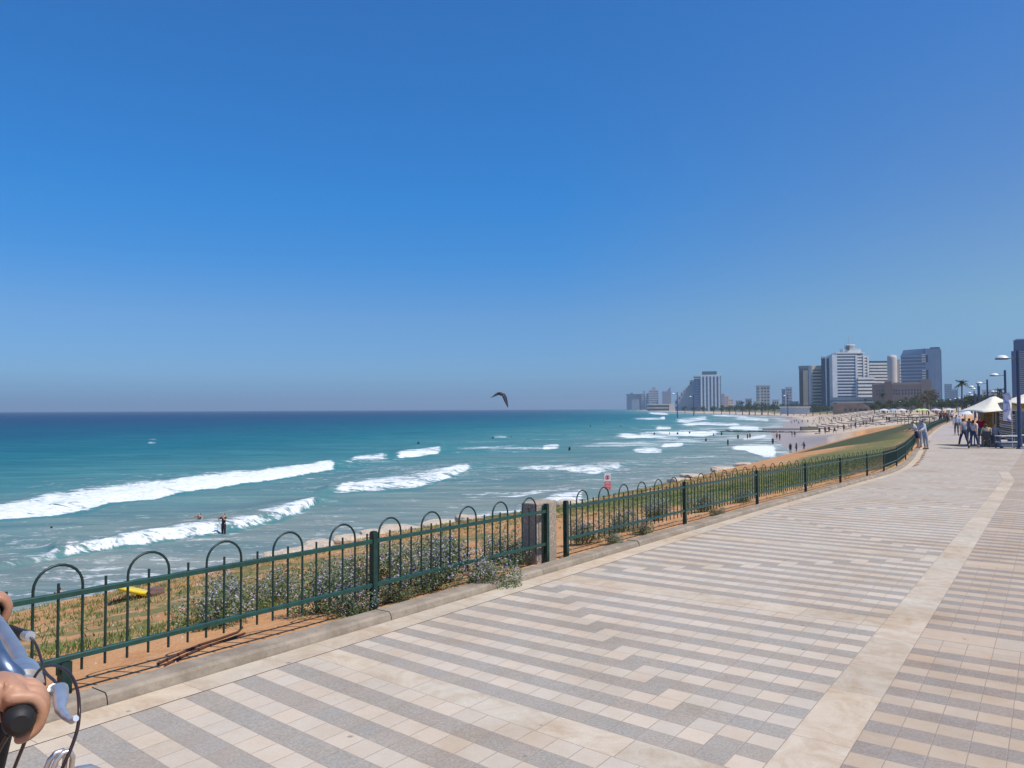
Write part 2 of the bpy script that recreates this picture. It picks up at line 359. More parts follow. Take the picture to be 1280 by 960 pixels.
# ground sheet
azs = np.concatenate([np.radians(np.linspace(-180, -62, 50, endpoint=False)), np.radians(np.linspace(-62, 62, 470, endpoint=False)), np.radians(np.linspace(62, 180, 50))])
rs = np.concatenate([[.01, .5, 1.2, 2.], np.geomspace(2.5, 60, 300), np.geomspace(60, 500, 150)[1:], np.geomspace(500, 11500, 60)[1:]])
gx, gy, Q = polar(azs, rs); gz, I = terrain(gx, gy)
me = np_mesh('ground', np.stack([gx, gy, gz], 1), Q)
gn = vnoise(gx * .5, gy * .5, 9)
near = 1 - sstep(gy, 26, 60)
out, land, s_ = I['out'], I['land'], I['s']
onb = (I['sE'] < 0) & (out > 0) & (gy < 200)
grass = np.where(onb, .28 + .25 * gn * near + .55 * sstep(s_, 13, 22) * sstep(out, .6, 2.), 0)
grass = np.where(onb & (s_ > 30), .74 + .40 * vnoise(gx * .22, gy * .07, 41) - .35 * sstep(I['dE'], 10, 1.) - .25 * sstep(out, 2.5, .5), grass)
grass = np.where(onb & (gy < 66), grass * sstep(I['dE'], .8, 6.5), grass)
grass = np.where(onb & (s_ < 12), grass + .22 * sstep(out, 1.0, 3) * sstep(I['dE'], 2., 6.), grass)
grass = np.where((gy > 420) & (gy < 1500) & (land > 40), .8, grass)
grass = np.where(I['inland'] > 25, .55, grass)
sand = np.where((I['sE'] > 0) | (gy > 150), 1., 0.) * np.where(gy > 600, sstep(land, 60, 20), 1.)
sand = np.where((out > 0) & (gy < 62), 0, sand); sand = np.where((out > 0) & (gy < 170), sand * sstep(I['dE'], 4, 9), sand)
sand = np.where(I['inland'] > 0, sstep(gy, 150, 260) * .7, sand)
wet = np.where(gy > 90, sstep(np.abs(land - 2), 13, 6), 0.) * (sand > .3)
rock = np.where(onb & (gy < 40), sstep(I['dE'] + gn * .5, .8, .3), 0) + np.where((I['sE'] > 0) & (gy < 62) & (out > 0), .7, 0)
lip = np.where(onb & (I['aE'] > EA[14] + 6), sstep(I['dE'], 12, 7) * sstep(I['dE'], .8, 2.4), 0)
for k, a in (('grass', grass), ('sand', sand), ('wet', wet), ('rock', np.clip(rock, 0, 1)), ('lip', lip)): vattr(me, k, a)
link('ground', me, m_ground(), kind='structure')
def ground_z(x, y): return float(terrain(np.array([float(x)]), np.array([float(y)]))[0][0])
def on_ground(u, v, lo=4., hi=1500.):                      # walk the view ray until it meets the ground
    r = ray(u, v); Y = np.geomspace(lo, hi, 6000); X = r[0] / r[1] * Y; Z = H0 + r[2] / r[1] * Y
    g = terrain(X, Y)[0]; hit = np.nonzero(Z <= g)[0]
    i = hit[0] if len(hit) else -1
    return Vector((X[i], Y[i], g[i]))

# ------------------------------------------------------------------ sea
FO = [  # (upper edge, lower edge, strength, crest height)  -- shoreward face is the lower edge
 ([(-150,655),(0,634),(58,621),(137,609),(223,600),(309,591),(361,585),(424,577.5)],[(-150,668),(0,649),(60,643),(117,635),(137,629),(192,622),(223,614.5),(309,603.5),(344,598),(424,586)],1.22,.5),
 ([(60,690),(137,681.6),(179,672),(241,660),(299,650),(344,638.6),(400,626)],[(60,700),(137,687),(179,682),(241,671),(285,665.5),(323,657.5),(351,651),(400,631)],.9,.55),
 ([(-40,712),(60,693),(145,679)],[(-40,722),(60,701),(145,686)],.66,.25),
 ([(400,611),(489,594),(540,585),(594,579.5)],[(400,618),(471,614.5),(520,610),(547,602.5),(571,593),(594,585)],.95,.45),
 ([(300,606),(400,600),(489,590)],[(300,612),(400,615),(489,606)],.5,.0),
 ([(485,568),(515,563),(551,558),(557,559)],[(485,575.5),(533,571),(552,566.5),(557,562)],.97,.6),
 ([(430,576),(460,570),(485,567)],[(430,579.5),(460,577),(485,575)],.92,.4),
 ([(555,558),(600,557),(640,556.5),(675,555.5),(702,554.5)],[(555,561),(600,563),(640,563.5),(675,562.5),(702,560)],.68,.15),
 ([(672,556),(690,554.5),(702,556)],[(672,562),(690,562),(702,560.5)],.92,.2),
 ([(625,583),(700,580),(745,578),(770,575.5),(784,576)],[(625,587),(700,588),(745,593),(765,588),(784,583)],.82,.25),
 ([(783,562.5),(800,559),(815,559),(833,564)],[(783,564),(800,566),(815,567),(833,566)],.80,.35),
 ([(418,578),(450,573),(492,567)],[(418,583),(450,579.5),(492,574.5)],.72,.3),
 ([(590,560),(640,558),(700,556)],[(590,566),(640,567),(700,564)],.6,.0),
 ([(758,542),(775,540),(800,542),(856,545.5)],[(758,545),(775,546),(800,548.5),(856,549)],.9,.2),
 ([(775,543),(830,538),(880,535),(904,537)],[(775,546),(830,546),(880,545.5),(904,541)],.95,.2),
 ([(640,640),(662,628),(700,615),(736,606)],[(640,650),(662,644),(700,632),(738,622)],.95,.15),
 ([(520,655),(560,644),(620,634),(660,628)],[(520,668),(560,660),(620,650),(665,642)],.74,.05),
 ([(560,615),(640,612),(720,606)],[(560,624),(640,622),(720,613)],.68,.0),
 ([(455,604),(540,600),(640,598)],[(455,610),(540,606),(640,602)],.6,.0),
 ([(690,555),(760,553),(815,552),(858,551.5)],[(690,561),(760,559),(815,559),(858,557)],.62,.1),
 ([(820,555),(845,552),(858,552)],[(820,559),(845,558),(858,556)],.92,.2),
 ([(815,534),(830,532.5),(842,534)],[(815,536.5),(830,537),(842,536.5)],.95,.3),
 ([(806,515),(825,514.3),(838,515.5)],[(806,516.5),(825,518),(838,518.5)],.92,.0),
 ([(785,522),(815,521.5),(834,521.5)],[(785,524),(815,524.5),(834,524)],.75,.1),
 ([(823,520),(833,520)],[(823,524),(833,524)],.95,.2),
 ([(837,522),(860,520),(888,518.5)],[(837,527),(860,528),(888,524)],.75,.1),
 ([(840,528),(880,527),(932,528.5)],[(840,532),(880,531.5),(932,533)],.95,.1),
 ([(902,533),(925,531),(953,533)],[(902,536.5),(925,537.5),(953,538)],.93,.2),
 ([(910,521),(935,519.5),(966,522)],[(910,524),(935,525.5),(966,527)],.92,.1),
 ([(880,518),(905,518),(940,519.5)],[(880,520),(905,520.5),(940,522)],.9,.1),
 ([(905,557),(930,553),(955,551),(975,556)],[(905,561),(930,563),(955,571),(982,571)],.98,.08),
 ([(868,561),(890,559),(915,559)],[(868,564),(890,565),(915,564)],.6,.0),
 ([(855,565),(890,565),(930,566)],[(855,571),(890,573),(930,576)],.62,.0),
 ([(920,548),(940,544),(962,541)],[(920,551),(940,550),(962,546)],.8,.0),
 ([(740,566),(800,571),(860,572)],[(740,570),(800,576),(860,576)],.55,.0),
 ([(780,590),(830,584),(880,580)],[(780,600),(830,594),(880,588)],.5,.0),
 ([(690,543.5),(730,543),(758,543.5)],[(690,545.5),(730,545.5),(758,546)],.35,.0),
 ([(180,552),(188,551),(198,552)],[(180,554),(188,554),(198,554)],.8,.05),
 ([(612,546),(626,544.5),(636,546.5)],[(612,547.5),(626,547.5),(636,548)],.72,.1),
 ([(150,718),(250,700),(340,680)],[(150,734),(250,716),(340,694)],.5,.0),
 ([(0,745),(90,730),(160,716)],[(0,775),(90,757),(160,738)],.55,.0),
 ([(340,676),(430,655),(520,640)],[(340,692),(430,672),(520,655)],.52,.0),
]
azs = np.radians(np.linspace(-60, 52, 1000))
dv = np.concatenate([np.linspace(520, 300, 60, endpoint=False), np.linspace(300, 40, 620, endpoint=False), np.linspace(40, .68, 190)])
rs = 8.1 * F / dv
sx, sy, Q = polar(azs, rs)
foam = np.zeros_like(sx); h = np.zeros_like(sx); face = np.zeros_like(sx)
uu, vv = project(sx, sy, np.full_like(sx, ZS))
front = (sy > 1)
for up, lo, st, ht in FO:
    a, b = up[0][0], up[-1][0]
    ppu = (b - a)
    wig = 1.3 * vnoise(uu * .14, vv * .18, 21)
    thick = np.interp(uu, *zip(*lo)) - np.interp(uu, *zip(*up))
    vU = np.interp(uu, *zip(*up)) + wig * np.minimum(.26 * thick, 1.3); vL = np.interp(uu, *zip(*lo)) + .8 * wig * np.minimum(.2 * thick, .9)
    w_ = (vv - vU) / np.maximum(vL - vU, .5)
    endf = np.minimum((uu - a) / (min(ppu * .2, 26) + 2), (b - uu) / (min(ppu * .10, 9) + 1.5))
    endf = np.clip(endf, 0, 1)
    inside = sstep(w_, -.35 + .6 * (1 - endf), .25 + .6 * (1 - endf)) * sstep(w_, 1.12, .97) * endf * front
    foam = np.maximum(foam, st * inside * (.50 + .45 * sstep(w_, .0, .6)) * (1 + .16 * vnoise(sx * .8, sy * .8, 31) + .18 * vnoise(uu * .10, vv * .35, 33)))
    trail = sstep(w_, -2.2, -.1) * (w_ < 0) * endf * front * .34 * st
    foam = np.maximum(foam, trail)
    if ht > 0:
        m = (w_ > -1.3) & (w_ < 1.2) & (uu > a - 10) & (uu < b + 30)
        e2 = np.clip(np.minimum((uu - a + 10) / 20, (b + 30 - uu) / 35), 0, 1)
        hh = ht * sstep(w_, -1.3, .45) * sstep(w_, 1.1, .72) * e2
        face = np.maximum(face, np.where(m & front, e2 * sstep(w_, .55, .95) * sstep(w_, 1.75, 1.15) * min(ht * 1.6, .8), 0))
        e3 = np.clip(np.minimum((uu - a + 60) / 60, (b + 55 - uu) / 55), 0, 1) * (endf < .35)
        face = np.maximum(face, np.where(front & (uu > a - 60) & (uu < b + 55), e3 * sstep(w_, -.6, .3) * sstep(w_, 1.6, .8) * min(ht * 1.3, .6), 0))
        h = np.where(m & front, np.maximum(h, hh), h)
dW, sW, aW = pd(sx, sy, WL); off = np.where(sW > 0, dW, -dW)
# other lines of surf that run along the shore
ph = off / 24. + 1.1 * vnoise(aW * .011, off * .012, 51) + .25 * vnoise(aW * .06, off * .05, 52); fr_ = ph - np.floor(ph)
line = np.exp(-((fr_ - .30) / .05) ** 2) + .55 * sstep(fr_, .30, .36) * sstep(fr_, .85, .36)
pat = sstep(vnoise(aW * .028 + 3 * np.floor(ph), off * .004, 53), .05, .55)
zone = sstep(off, 12, 30) * sstep(off, 230, 110)
foam = np.maximum(foam, line * pat * zone * .62)
h = np.maximum(h, .22 * np.exp(-((fr_ - .34) / .12) ** 2) * zone * (.4 + .6 * pat))
face = np.maximum(face, .45 * np.exp(-((fr_ - .22) / .06) ** 2) * zone * pat)
lac = sstep(off, 85, 15) * .48 + sstep(off, 210, 50) * .17
lac = lac * (.75 + .5 * vnoise(sx * .12, sy * .12, 5))
foam = np.maximum(foam, np.clip(lac, 0, .66))
foam = np.maximum(foam, np.where(sy < 200, sstep(off, 7, 1.5) * .6, sstep(off, 14, 3) * .6))
rr = np.hypot(sx, sy)
sw = (np.sin((sx * -.5 + sy * .87 * .5) * .22 + 1.3 * vnoise(sx * .03, sy * .03, 2)) * .10 + vnoise(sx * .5, sy * .8, 8) * .10 + vnoise(sx * 1.6, sy * 2.2, 12) * .035) * np.clip(off / 25, .15, 1) * (1 - sstep(rr, 500, 2500))
rip = foam * np.clip(h * 3, 0, 1) * .10 * vnoise(sx * 2.2, sy * 2.2, 15)
V = np.stack([sx, sy, ZS + sw + h + rip], 1)
me = np_mesh('sea', V, Q); vattr(me, 'foam', np.clip(foam, 0, 1.2)); vattr(me, 'face', np.clip(face, 0, 1) * (1 - sstep(rr, 250, 900))); vattr(me, 'dist', rr)
vattr(me, 'offshore', np.clip(np.interp(off, [-20, 0, 25, 60, 120, 220, 500, 1500, 4000], [0, .02, .14, .27, .42, .55, .74, .9, 1.]), 0, 1))
link('sea', me, m_sea(), kind='structure')
# the rest of the sea, out of the photograph's view, one coarse flat sheet

# ------------------------------------------------------------------ promenade
ks = lambda s: None
def kerb_t(s):                                            # t of the fence line at station s
    pts = sorted([(x * DV[0] + y * DV[1], x * TV[0] + y * TV[1]) for x, y in FL])
    return float(np.interp(s, [p[0] for p in pts], [p[1] for p in pts]))
T = .1674
rows = []                                                 # (s0, height, kind, pair, upper?)
def field(s0, n, T_, c0, dirn, ph=0):
    for i in range(n):
        rows.append((s0 + i * T_, T_, 'tile', (i + ph) // 2, (i + ph) % 2, c0, dirn))
slabs = []
def slab(s0, hgt): rows.append((s0, hgt, 'slab', 0, 0, 0, 0))
field(3.47 - 24 * .17, 24, .17, 99, -1, 0); slab(3.47, .27)
field(3.74, 19, .1735, 17, -1, 0); slab(7.04, .34)
field(7.38, 20, .176, -1., 1, 0); slab(10.90, .32)
field(11.22, 20, .172, 18., -1, 0); slab(14.66, .28)
field(14.94, 16, .171, -1, 1, 0); slab(17.68, .24)
s_cur = 17.92; fl = -1
while s_cur < 62:
    field(s_cur, 16, .171, 18 if fl < 0 else 0, fl, 0); slab(s_cur + 16 * .171, .22); s_cur += 16 * .171 + .22; fl = -fl
NR = 0
V = []; UV = []; TI = []; SZ = []; GR = []
CREAM = np.array([.565, .487, .392]); GREY = np.array([.365, .328, .282]); SLAB = np.array([.565, .492, .39])
CREAM_R = np.array([.50, .405, .305]); GREY_R = np.array([.325, .28, .24])
def warp(s, t): return .1 * (-1.2 - t) * min(max((5.2 - s) / 2., 0), .9) if t < -1.2 else 0.
def zt(s): return float(hz(s))
def face(s0, s1, t0, t1, col, grey, zoff=0., dz=0.):
    for s, t, u, v_ in ((s0, t0, 0, 0), (s0, t1, t1 - t0, 0), (s1, t1, t1 - t0, s1 - s0), (s1, t0, 0, s1 - s0)):
        ss = s + warp(s, t); x, y = WXY(ss, t); V.append((x, y, zt(ss) + zoff)); UV.append((u, v_)); SZ.append((t1 - t0, s1 - s0, 0)); TI.append((*col, 1)); GR.append(grey)
pr = random.Random(3)
def tint(c, a=.09): k = 1 + pr.uniform(-a, a); w_ = pr.uniform(-.03, .03); return (c[0] * k * (1 + w_), c[1] * k, c[2] * k * (1 - w_))
for s0, hgt, kind, pair, upper, c0, dn in rows:
    s1 = s0 + hgt; sm = s0 + hgt / 2
    tl = min(-4.36, kerb_t(sm) + .54) if sm > 20 else -4.36
    jl = math.ceil((tl + 4.36) / T - 1e-6)
    bandL = -1.195; bandR = -.885
    if sm > 27.5: bandR = -1.195
    nL = 19
    if kind == 'slab':
        t = -4.36 + jl * T
        while t < bandL - .01:
            t1 = min(t + 3 * T if sm < 8 else t + 6 * T, bandL); face(s0, s1, t, t1, tint(SLAB, .06), -1.); t = t1
    else:
        for j in range(jl, nL):
            ck = c0 + dn * 2 * pair
            if abs(j - ck) < .6: dark = True
            elif abs(j - (ck + (dn if dn < 0 else 1))) < .6 and False: dark = False
            elif (j < ck) == (dn < 0): dark = upper == 0
            else: dark = upper == 1
            if dn < 0 and abs(j - (ck - 1)) < .6 and False: dark = False
            t0 = -4.36 + j * (3.165 / 19); face(s0, s1, t0, t0 + 3.165 / 19, tint(GREY, .025) if dark else tint(CREAM, .055), 1. if dark else 0.)
    # right of the stone band
    o = -.135; tmax = 3.5 + sm * .55
    nR = int((tmax - bandR) / T)
    if kind == 'slab': 
        for j in range(0, nR, 3): face(s0 + o, s1 + o, bandR + j * T, bandR + min(j + 3, nR) * T, tint(CREAM_R, .05), 0)
    else:
        dark = upper == 0 and not (s0 < 7.0 and s0 > 6.7)
        if sm < 30:
            for j in range(nR): face(s0 + o, s1 + o, bandR + j * T, bandR + (j + 1) * T, tint(GREY_R if dark else CREAM_R, .04), 1. if dark else 0.)
        else:
            mix = GREY_R * .45 + CREAM_R * .55
            for j in range(0, nR, 6): face(s0 + o, s1 + o, bandR + j * T, bandR + min(j + 6, nR) * T, tint(GREY_R if dark else CREAM_R), 0.)
V = np.array(V); nf = len(V) // 4
me = np_mesh('promenade', V, np.arange(nf * 4).reshape(-1, 4), smooth=False)
uvl = me.uv_layers.new(name='tile'); uvl.data.foreach_set('uv', np.array(UV, dtype=np.float32).ravel())
ca = me.attributes.new('tint', 'FLOAT_COLOR', 'POINT'); ca.data.foreach_set('color', np.array(TI, dtype=np.float32).ravel())
sa = me.attributes.new('size', 'FLOAT_VECTOR', 'POINT'); sa.data.foreach_set('vector', np.array(SZ, dtype=np.float32).ravel())
GR = np.array(GR); vattr(me, 'isgrey', np.clip(GR, 0, 1)); vattr(me, 'isslab', (GR < 0).astype(float))
PAV = m_paving(); link('promenade', me, PAV, kind='structure')

def strip(name, L, o1, o2, z1, z2, matr, zfun=lambda x, y: float(hz(x * DV[0] + y * DV[1])), **k):
    """long sheet between two offsets of a polyline (offsets to the promenade side)"""
    pts = []
    for i, (x, y) in enumerate(L):
        a = L[max(i - 1, 0)]; b = L[min(i + 1, len(L) - 1)]
        d = Vector((b[0] - a[0], b[1] - a[1])).normalized(); n = Vector((d.y, -d.x))
        pts.append((x, y, n))
    m = MB(); vs = []; fs = []
    return pts
def dens(L, step=.5):
    o = []
    for (ax, ay), (bx, by) in zip(L[:-1], L[1:]):
        n = max(1, int(math.dist((ax, ay), (bx, by)) / step))
        for i in range(n): o.append((ax + (bx - ax) * i / n, ay + (by - ay) * i / n))
    o.append(L[-1]); return o
def smooth_path(L, it=6):
    P = [Vector(p) for p in L]
    for _ in range(it):
        P = [P[0]] + [(P[i - 1] + P[i] * 2 + P[i + 1]) / 4 for i in range(1, len(P) - 1)] + [P[-1]]
    return [(p.x, p.y) for p in P]
FD = smooth_path(dens([WXY(-6, -4.9)] + [WXY(s, -4.9) for s in (0, 5, 10, 15.6)] + FL[8:], .3), 30)
def sect(name, L, prof, matr, closed=False, **k):
    """sweep a profile [(offset to the promenade side, height above promenade)] along path L"""
    vs = []; n = len(prof)
    for i, (x, y) in enumerate(L):
        a = L[max(i - 1, 0)]; b = L[min(i + 1, len(L) - 1)]
        d = Vector((b[0] - a[0], b[1] - a[1])).normalized(); nn = Vector((d.y, -d.x)); z0 = float(hz(x * DV[0] + y * DV[1]))
        for o, z in prof: vs.append((x + nn.x * o, y + nn.y * o, z0 + z))
    fs = [(i * n + j, i * n + j + 1, (i + 1) * n + j + 1, (i + 1) * n + j) for i in range(len(L) - 1) for j in range(n - 1)]
    return MB().add(vs, fs).build(name, matr, **k)
# kerb pieces, one metre and a bit each, every joint a 6 mm gap
KM = m_stone('kerb_stone', (.25, .205, .155), (.37, .31, .24), 3.)
pos = 0.; arc = [0]
for a, b in zip(FD[:-1], FD[1:]): arc.append(arc[-1] + math.dist(a, b))
def at_arc(q): return (float(np.interp(q, arc, [p[0] for p in FD])), float(np.interp(q, arc, [p[1] for p in FD])))
kb = MB(); q = 0.; L_ = arc[-1]
while q < L_ - 1.3:
    n = 3; P = [at_arc(q + .002 + (1.196) * i / n) for i in range(n + 1)]; vs = []; jit = pr.uniform(-.004, .004)
    prof = [(.09, -.05), (.09, .055 + jit), (.105, .068 + jit), (.26, .068 + jit), (.28, .05 + jit), (.30, -.03)]
    for i, (x, y) in enumerate(P):
        a = P[max(i - 1, 0)]; b = P[min(i + 1, n)]; d = Vector((b[0] - a[0], b[1] - a[1])).normalized(); nn = Vector((d.y, -d.x)); z0 = float(hz(x * DV[0] + y * DV[1]))
        for o, z in prof: vs.append((x + nn.x * (o + jit), y + nn.y * (o + jit), z0 + z))
    m_ = len(prof)
    fs = [(i * m_ + j, i * m_ + j + 1, (i + 1) * m_ + j + 1, (i + 1) * m_ + j) for i in range(n) for j in range(m_ - 1)]
    fs += [tuple(range(m_)), tuple(reversed(range(n * m_, n * m_ + m_)))]
    kb.add(vs, fs); q += 1.2
kb.build('kerb', KM, kind='structure')
# pale stone strip along the kerb and the stone band: slabs in the promenade's own material
V = []; UV = []; TI = []; SZ = []; GR = []
def quad4(P, L, W, col, zo):
    for (x, y), (u, v_) in zip(P, ((0, 0), (W, 0), (W, L), (0, L))):
        V.append((x, y, float(hz(x * DV[0] + y * DV[1])) + zo)); UV.append((u, v_)); SZ.append((W, L, 0)); TI.append((*col, 1)); GR.append(0.)
q = 0.
def offp(q_, o):
    x, y = at_arc(q_); x2, y2 = at_arc(min(q_ + .1, L_)); x1, y1 = at_arc(max(q_ - .1, 0)); d = Vector((x2 - x1, y2 - y1)).normalized(); return (x + d.y * o, y - d.x * o)
KSL = np.array([.565, .485, .375])
while q < L_ - 1:
    ln = pr.uniform(.85, 1.1); n = 3; c = tint(KSL, .06)
    for i in range(n):
        a, b = q + ln * i / n, q + ln * (i + 1) / n
        P = [offp(a, .30), offp(a, .545), offp(b, .545), offp(b, .30)]
        k0 = len(V); quad4(P, ln, .245, c, .004)
        for r_, (u, v_) in enumerate(((0, ln * i / n), (.245, ln * i / n), (.245, ln * (i + 1) / n), (0, ln * (i + 1) / n))): UV[k0 + r_] = (u, v_)
    q += ln
bs = .6
for ln_ in [1.2, .55, 1.0, 1.0, .9, .62, .8, .78, .95, .9, 1.0, 1.0] + [1.0] * 16:
    t0, t1 = -1.195, -.885; c = tint(SLAB, .08)
    P = [WXY(bs, t0), WXY(bs, t1), WXY(bs + ln_, t1), WXY(bs + ln_, t0)]; quad4(P, ln_, .31, c, .0); bs += ln_
    if bs > 27: break
for k in range(5):                                        # it bends to the left at the far end
    s0 = bs + k * .95; f = lambda s: -.06 * max(0, s - bs) ** 1.1
    P = [WXY(s0, -1.195 + f(s0)), WXY(s0, -.885 + f(s0)), WXY(s0 + .95, -.885 + f(s0 + .95)), WXY(s0 + .95, -1.195 + f(s0 + .95))]; quad4(P, .95, .31, tint(SLAB, .08), .004)
V = np.array(V); nf = len(V) // 4
me = np_mesh('paving_border', V, np.arange(nf * 4).reshape(-1, 4), smooth=False)
uvl = me.uv_layers.new(name='tile'); uvl.data.foreach_set('uv', np.array(UV, dtype=np.float32).ravel())
ca = me.attributes.new('tint', 'FLOAT_COLOR', 'POINT'); ca.data.foreach_set('color', np.array(TI, dtype=np.float32).ravel())
sa = me.attributes.new('size', 'FLOAT_VECTOR', 'POINT'); sa.data.foreach_set('vector', np.array(SZ, dtype=np.float32).ravel())
vattr(me, 'isgrey', np.array(GR)); vattr(me, 'isslab', np.ones(len(GR))); link('paving_border', me, PAV, kind='structure')
# far promenade beyond the laid tiles
m = MB(); vs = []; fs = []
ss = list(np.linspace(60, 140, 30)); 
fx = [p[0] for p in FL]; 
for i, s in enumerate(ss):
    for t in (max(-14, kerb_t(s)) + .3, 40): x, y = WXY(s, t); vs.append((x, y, zt(s) - .004 if t > 0 else zt(s) - .004))
fs = [(2 * i, 2 * i + 1, 2 * i + 3, 2 * i + 2) for i in range(len(ss) - 1)]
m.add(vs, fs).build('far_promenade', mat('far_paving', (.42, .36, .32), .85, var=.08, scale=.8), kind='structure')
# ------------------------------------------------------------------ fences
GREEN = mat('green_paint', (.008, .055, .040), .38, var=.25, scale=14, spec=.6)
DKG = mat('dark_green_paint', (.008, .032, .025), .45, var=.3, scale=14, spec=.5)
def fz(x, y): return float(hz(x * DV[0] + y * DV[1]))
def fence_run(root, posts, bars0, spacing, first, post_w=.058, hoop_mid=False, start_kind=0, drop=0., flags=None):
    """posts: list of (x, y); bars run along the whole polyline. kinds cycle: 0 hoop upright, 1 mid bar, 2 hoop upright, 3 gap bar"""
    arc_ = [0]
    for a, b in zip(posts[:-1], posts[1:]): arc_.append(arc_[-1] + math.dist(a, b))
    X = [p[0] for p in posts]; Y = [p[1] for p in posts]
    at = lambda q: (float(np.interp(q, arc_, X)), float(np.interp(q, arc_, Y)))
    for a, b in zip(posts[:-1], posts[1:]):
        for zc, w_, nm in ((.632, .034, 'top_rail'), (.250, .032, 'bottom_rail')):
            m = MB(); ln = math.dist(a, b); dx, dy = (b[0] - a[0]) / ln, (b[1] - a[1]) / ln; nx, ny = dy, -dx
            e = .0; vs = []
            for q in (e, ln - e):
                x, y = a[0] + dx * q, a[1] + dy * q; z = fz(x, y)
                for o, dz in ((-w_ * .5, -w_ * .5), (w_ * .5, -w_ * .5), (w_ * .5, w_ * .32), (w_ * .32, w_ * .5), (-w_ * .32, w_ * .5), (-w_ * .5, w_ * .32)):
                    vs.append((x + nx * o, y + ny * o, z + zc + dz))
            m.add(vs, [(i, (i + 1) % 6, 6 + (i + 1) % 6, 6 + i) for i in range(6)]); m.build(nm, GREEN, root)
    L = arc_[-1]; q = bars0; k = start_kind; cnt = {'hoop': 0, 'bar': 0}; rest = MB(); rb = .0085
    while q < L - .03:
        x, y = at(q); z = fz(x, y); nb = 6 if y > 11 else 8
        m = MB()
        kind = k % 4
        if kind == 0:
            x2, y2 = at(q + 2 * spacing); z2 = fz(x2, y2); r = spacing; cx, cy, cz = (x + x2) / 2, (y + y2) / 2, (z + z2) / 2
            P = [(x, y, z + .160), (x, y, z + .66)]
            for i in range(0, 13):
                a = math.pi * (1 - i / 12); t_ = math.cos(a)
                P.append((cx + (x2 - x) / 2 * t_, cy + (y2 - y) / 2 * t_, (z + z2) / 2 + (z2 - z) / 2 * t_ + .68 + .135 * math.sin(a)))
            P += [(x2, y2, z2 + .66), (x2, y2, z2 + .160)]
            m.tube(P, rb, nb); nm = 'hoop'
        elif kind in (1, 3):
            m.tube([(x, y, z + .160), (x, y, z + .705)], rb, nb); nm = 'bar'
        if kind != 2:
            if cnt[nm] < 100: m.build(nm, DKG, root)
            else: rest.add(m.v, m.f, True)
            cnt[nm] += 1
        k += 1; q += spacing
    if rest.v: rest.build('far_bars', DKG, root, kind='stuff')
PST = mat('post_paint', (.006, .040, .030), .42, var=.35, scale=18, spec=.5)
def post(root, x, y, h=.71, w_=.052, base=-.02, rz=None, name='post', m_=None):
    rz = math.pi / 2 - PHI if rz is None else rz; z = fz(x, y)
    m = MB().box((x, y, z + (h + base) / 2), (w_, w_, h - base), rz); m.box((x, y, z + h + .004), (w_ * .8, w_ * .8, .008), rz)
    m.build(name, m_ or PST, root)
F1 = empty('fence', (0, 0, 0), label=None); label(F1, 'green hooped metal fence nearest the camera, ending left of the concrete pillar', 'fence', 'green hooped fences')
P1 = [WXY(s, -4.9) for s in (-1.35, 4.875, 7.705)]
fence_run(F1, P1, .06, .1415, 0, start_kind=(0))
for s in (4.875, 7.705, -1.3): post(F1, *WXY(s, -4.9))
x, y = WXY(2.29, -4.9); MB().box((x, y, fz(x, y) + .11), (.06, .06, .24), math.pi / 2 - PHI).build('short_leg', DKG, F1)
F2 = empty('fence', (0, 0, 0)); label(F2, 'green hooped metal fence running from the concrete pillar along the kerb into the distance', 'fence', 'green hooped fences')
F2P = [WXY(s, -4.9) for s in (8.155, 11.9, 15.68)] + FL[8:]
fence_run(F2, F2P, .115, .1452, 0, start_kind=3)
for p in F2P: post(F2, *p)
# concrete pillar
x, y = WXY(7.80, -5.06)
MB().box((x, y, fz(x, y) + .335), (.50, .26, .79), math.pi / 2 - PHI).build('concrete_pillar', m_stone('aggregate', (.4, .3, .2), (.5, .4, .3), agg=True), None, label='exposed aggregate concrete pillar standing between the two green fences', category='pillar') if False else None
m = MB().box((x, y, fz(x, y) + .335), (.44, .22, .79), math.pi / 2 - PHI)
o = m.build('concrete_pillar', m_stone('aggregate', (.4, .3, .2), (.5, .4, .3), agg=True)); bv = o.modifiers.new('b', 'BEVEL'); bv.width = .012; bv.segments = 2
label(o, 'exposed aggregate concrete pillar between the two stretches of green fence', 'pillar')

# ------------------------------------------------------------------ plants of the bluff
def leafmat(name, cols, trans=.25, rough=.6):
    t = NT(name); r = t.n('NewGeometry').outputs['Random Per Island']
    c = t.ramp(r, [(i / (len(cols) - 1), c) for i, c in enumerate(cols)])
    t.fin(base=c, rough=rough, spec=.25)
    d = t.n('BsdfTranslucent', {'Color': c}); mxs = t.n('MixShader', {0: trans}); t.set(mxs, 1, t.b.outputs[0]); t.set(mxs, 2, d.outputs[0]); t.t.links.new(mxs.outputs[0], t.out.inputs[0])
    return t.m
SHR = leafmat('shrub_leaves', [(.08, .13, .045), (.14, .20, .07), (.22, .27, .12), (.33, .36, .23)])
LAV = leafmat('lavender_flowers', [(.44, .40, .54), (.54, .50, .63), (.37, .33, .47)], .15)
REDF = leafmat('red_flowers', [(.50, .02, .05), (.42, .03, .09)], .15)
GRS = leafmat('grass_blades', [(.09, .16, .03), (.15, .23, .05), (.22, .27, .08), (.36, .34, .16)], .3)
STEM = mat('plant_stem', (.16, .11, .07), .9)
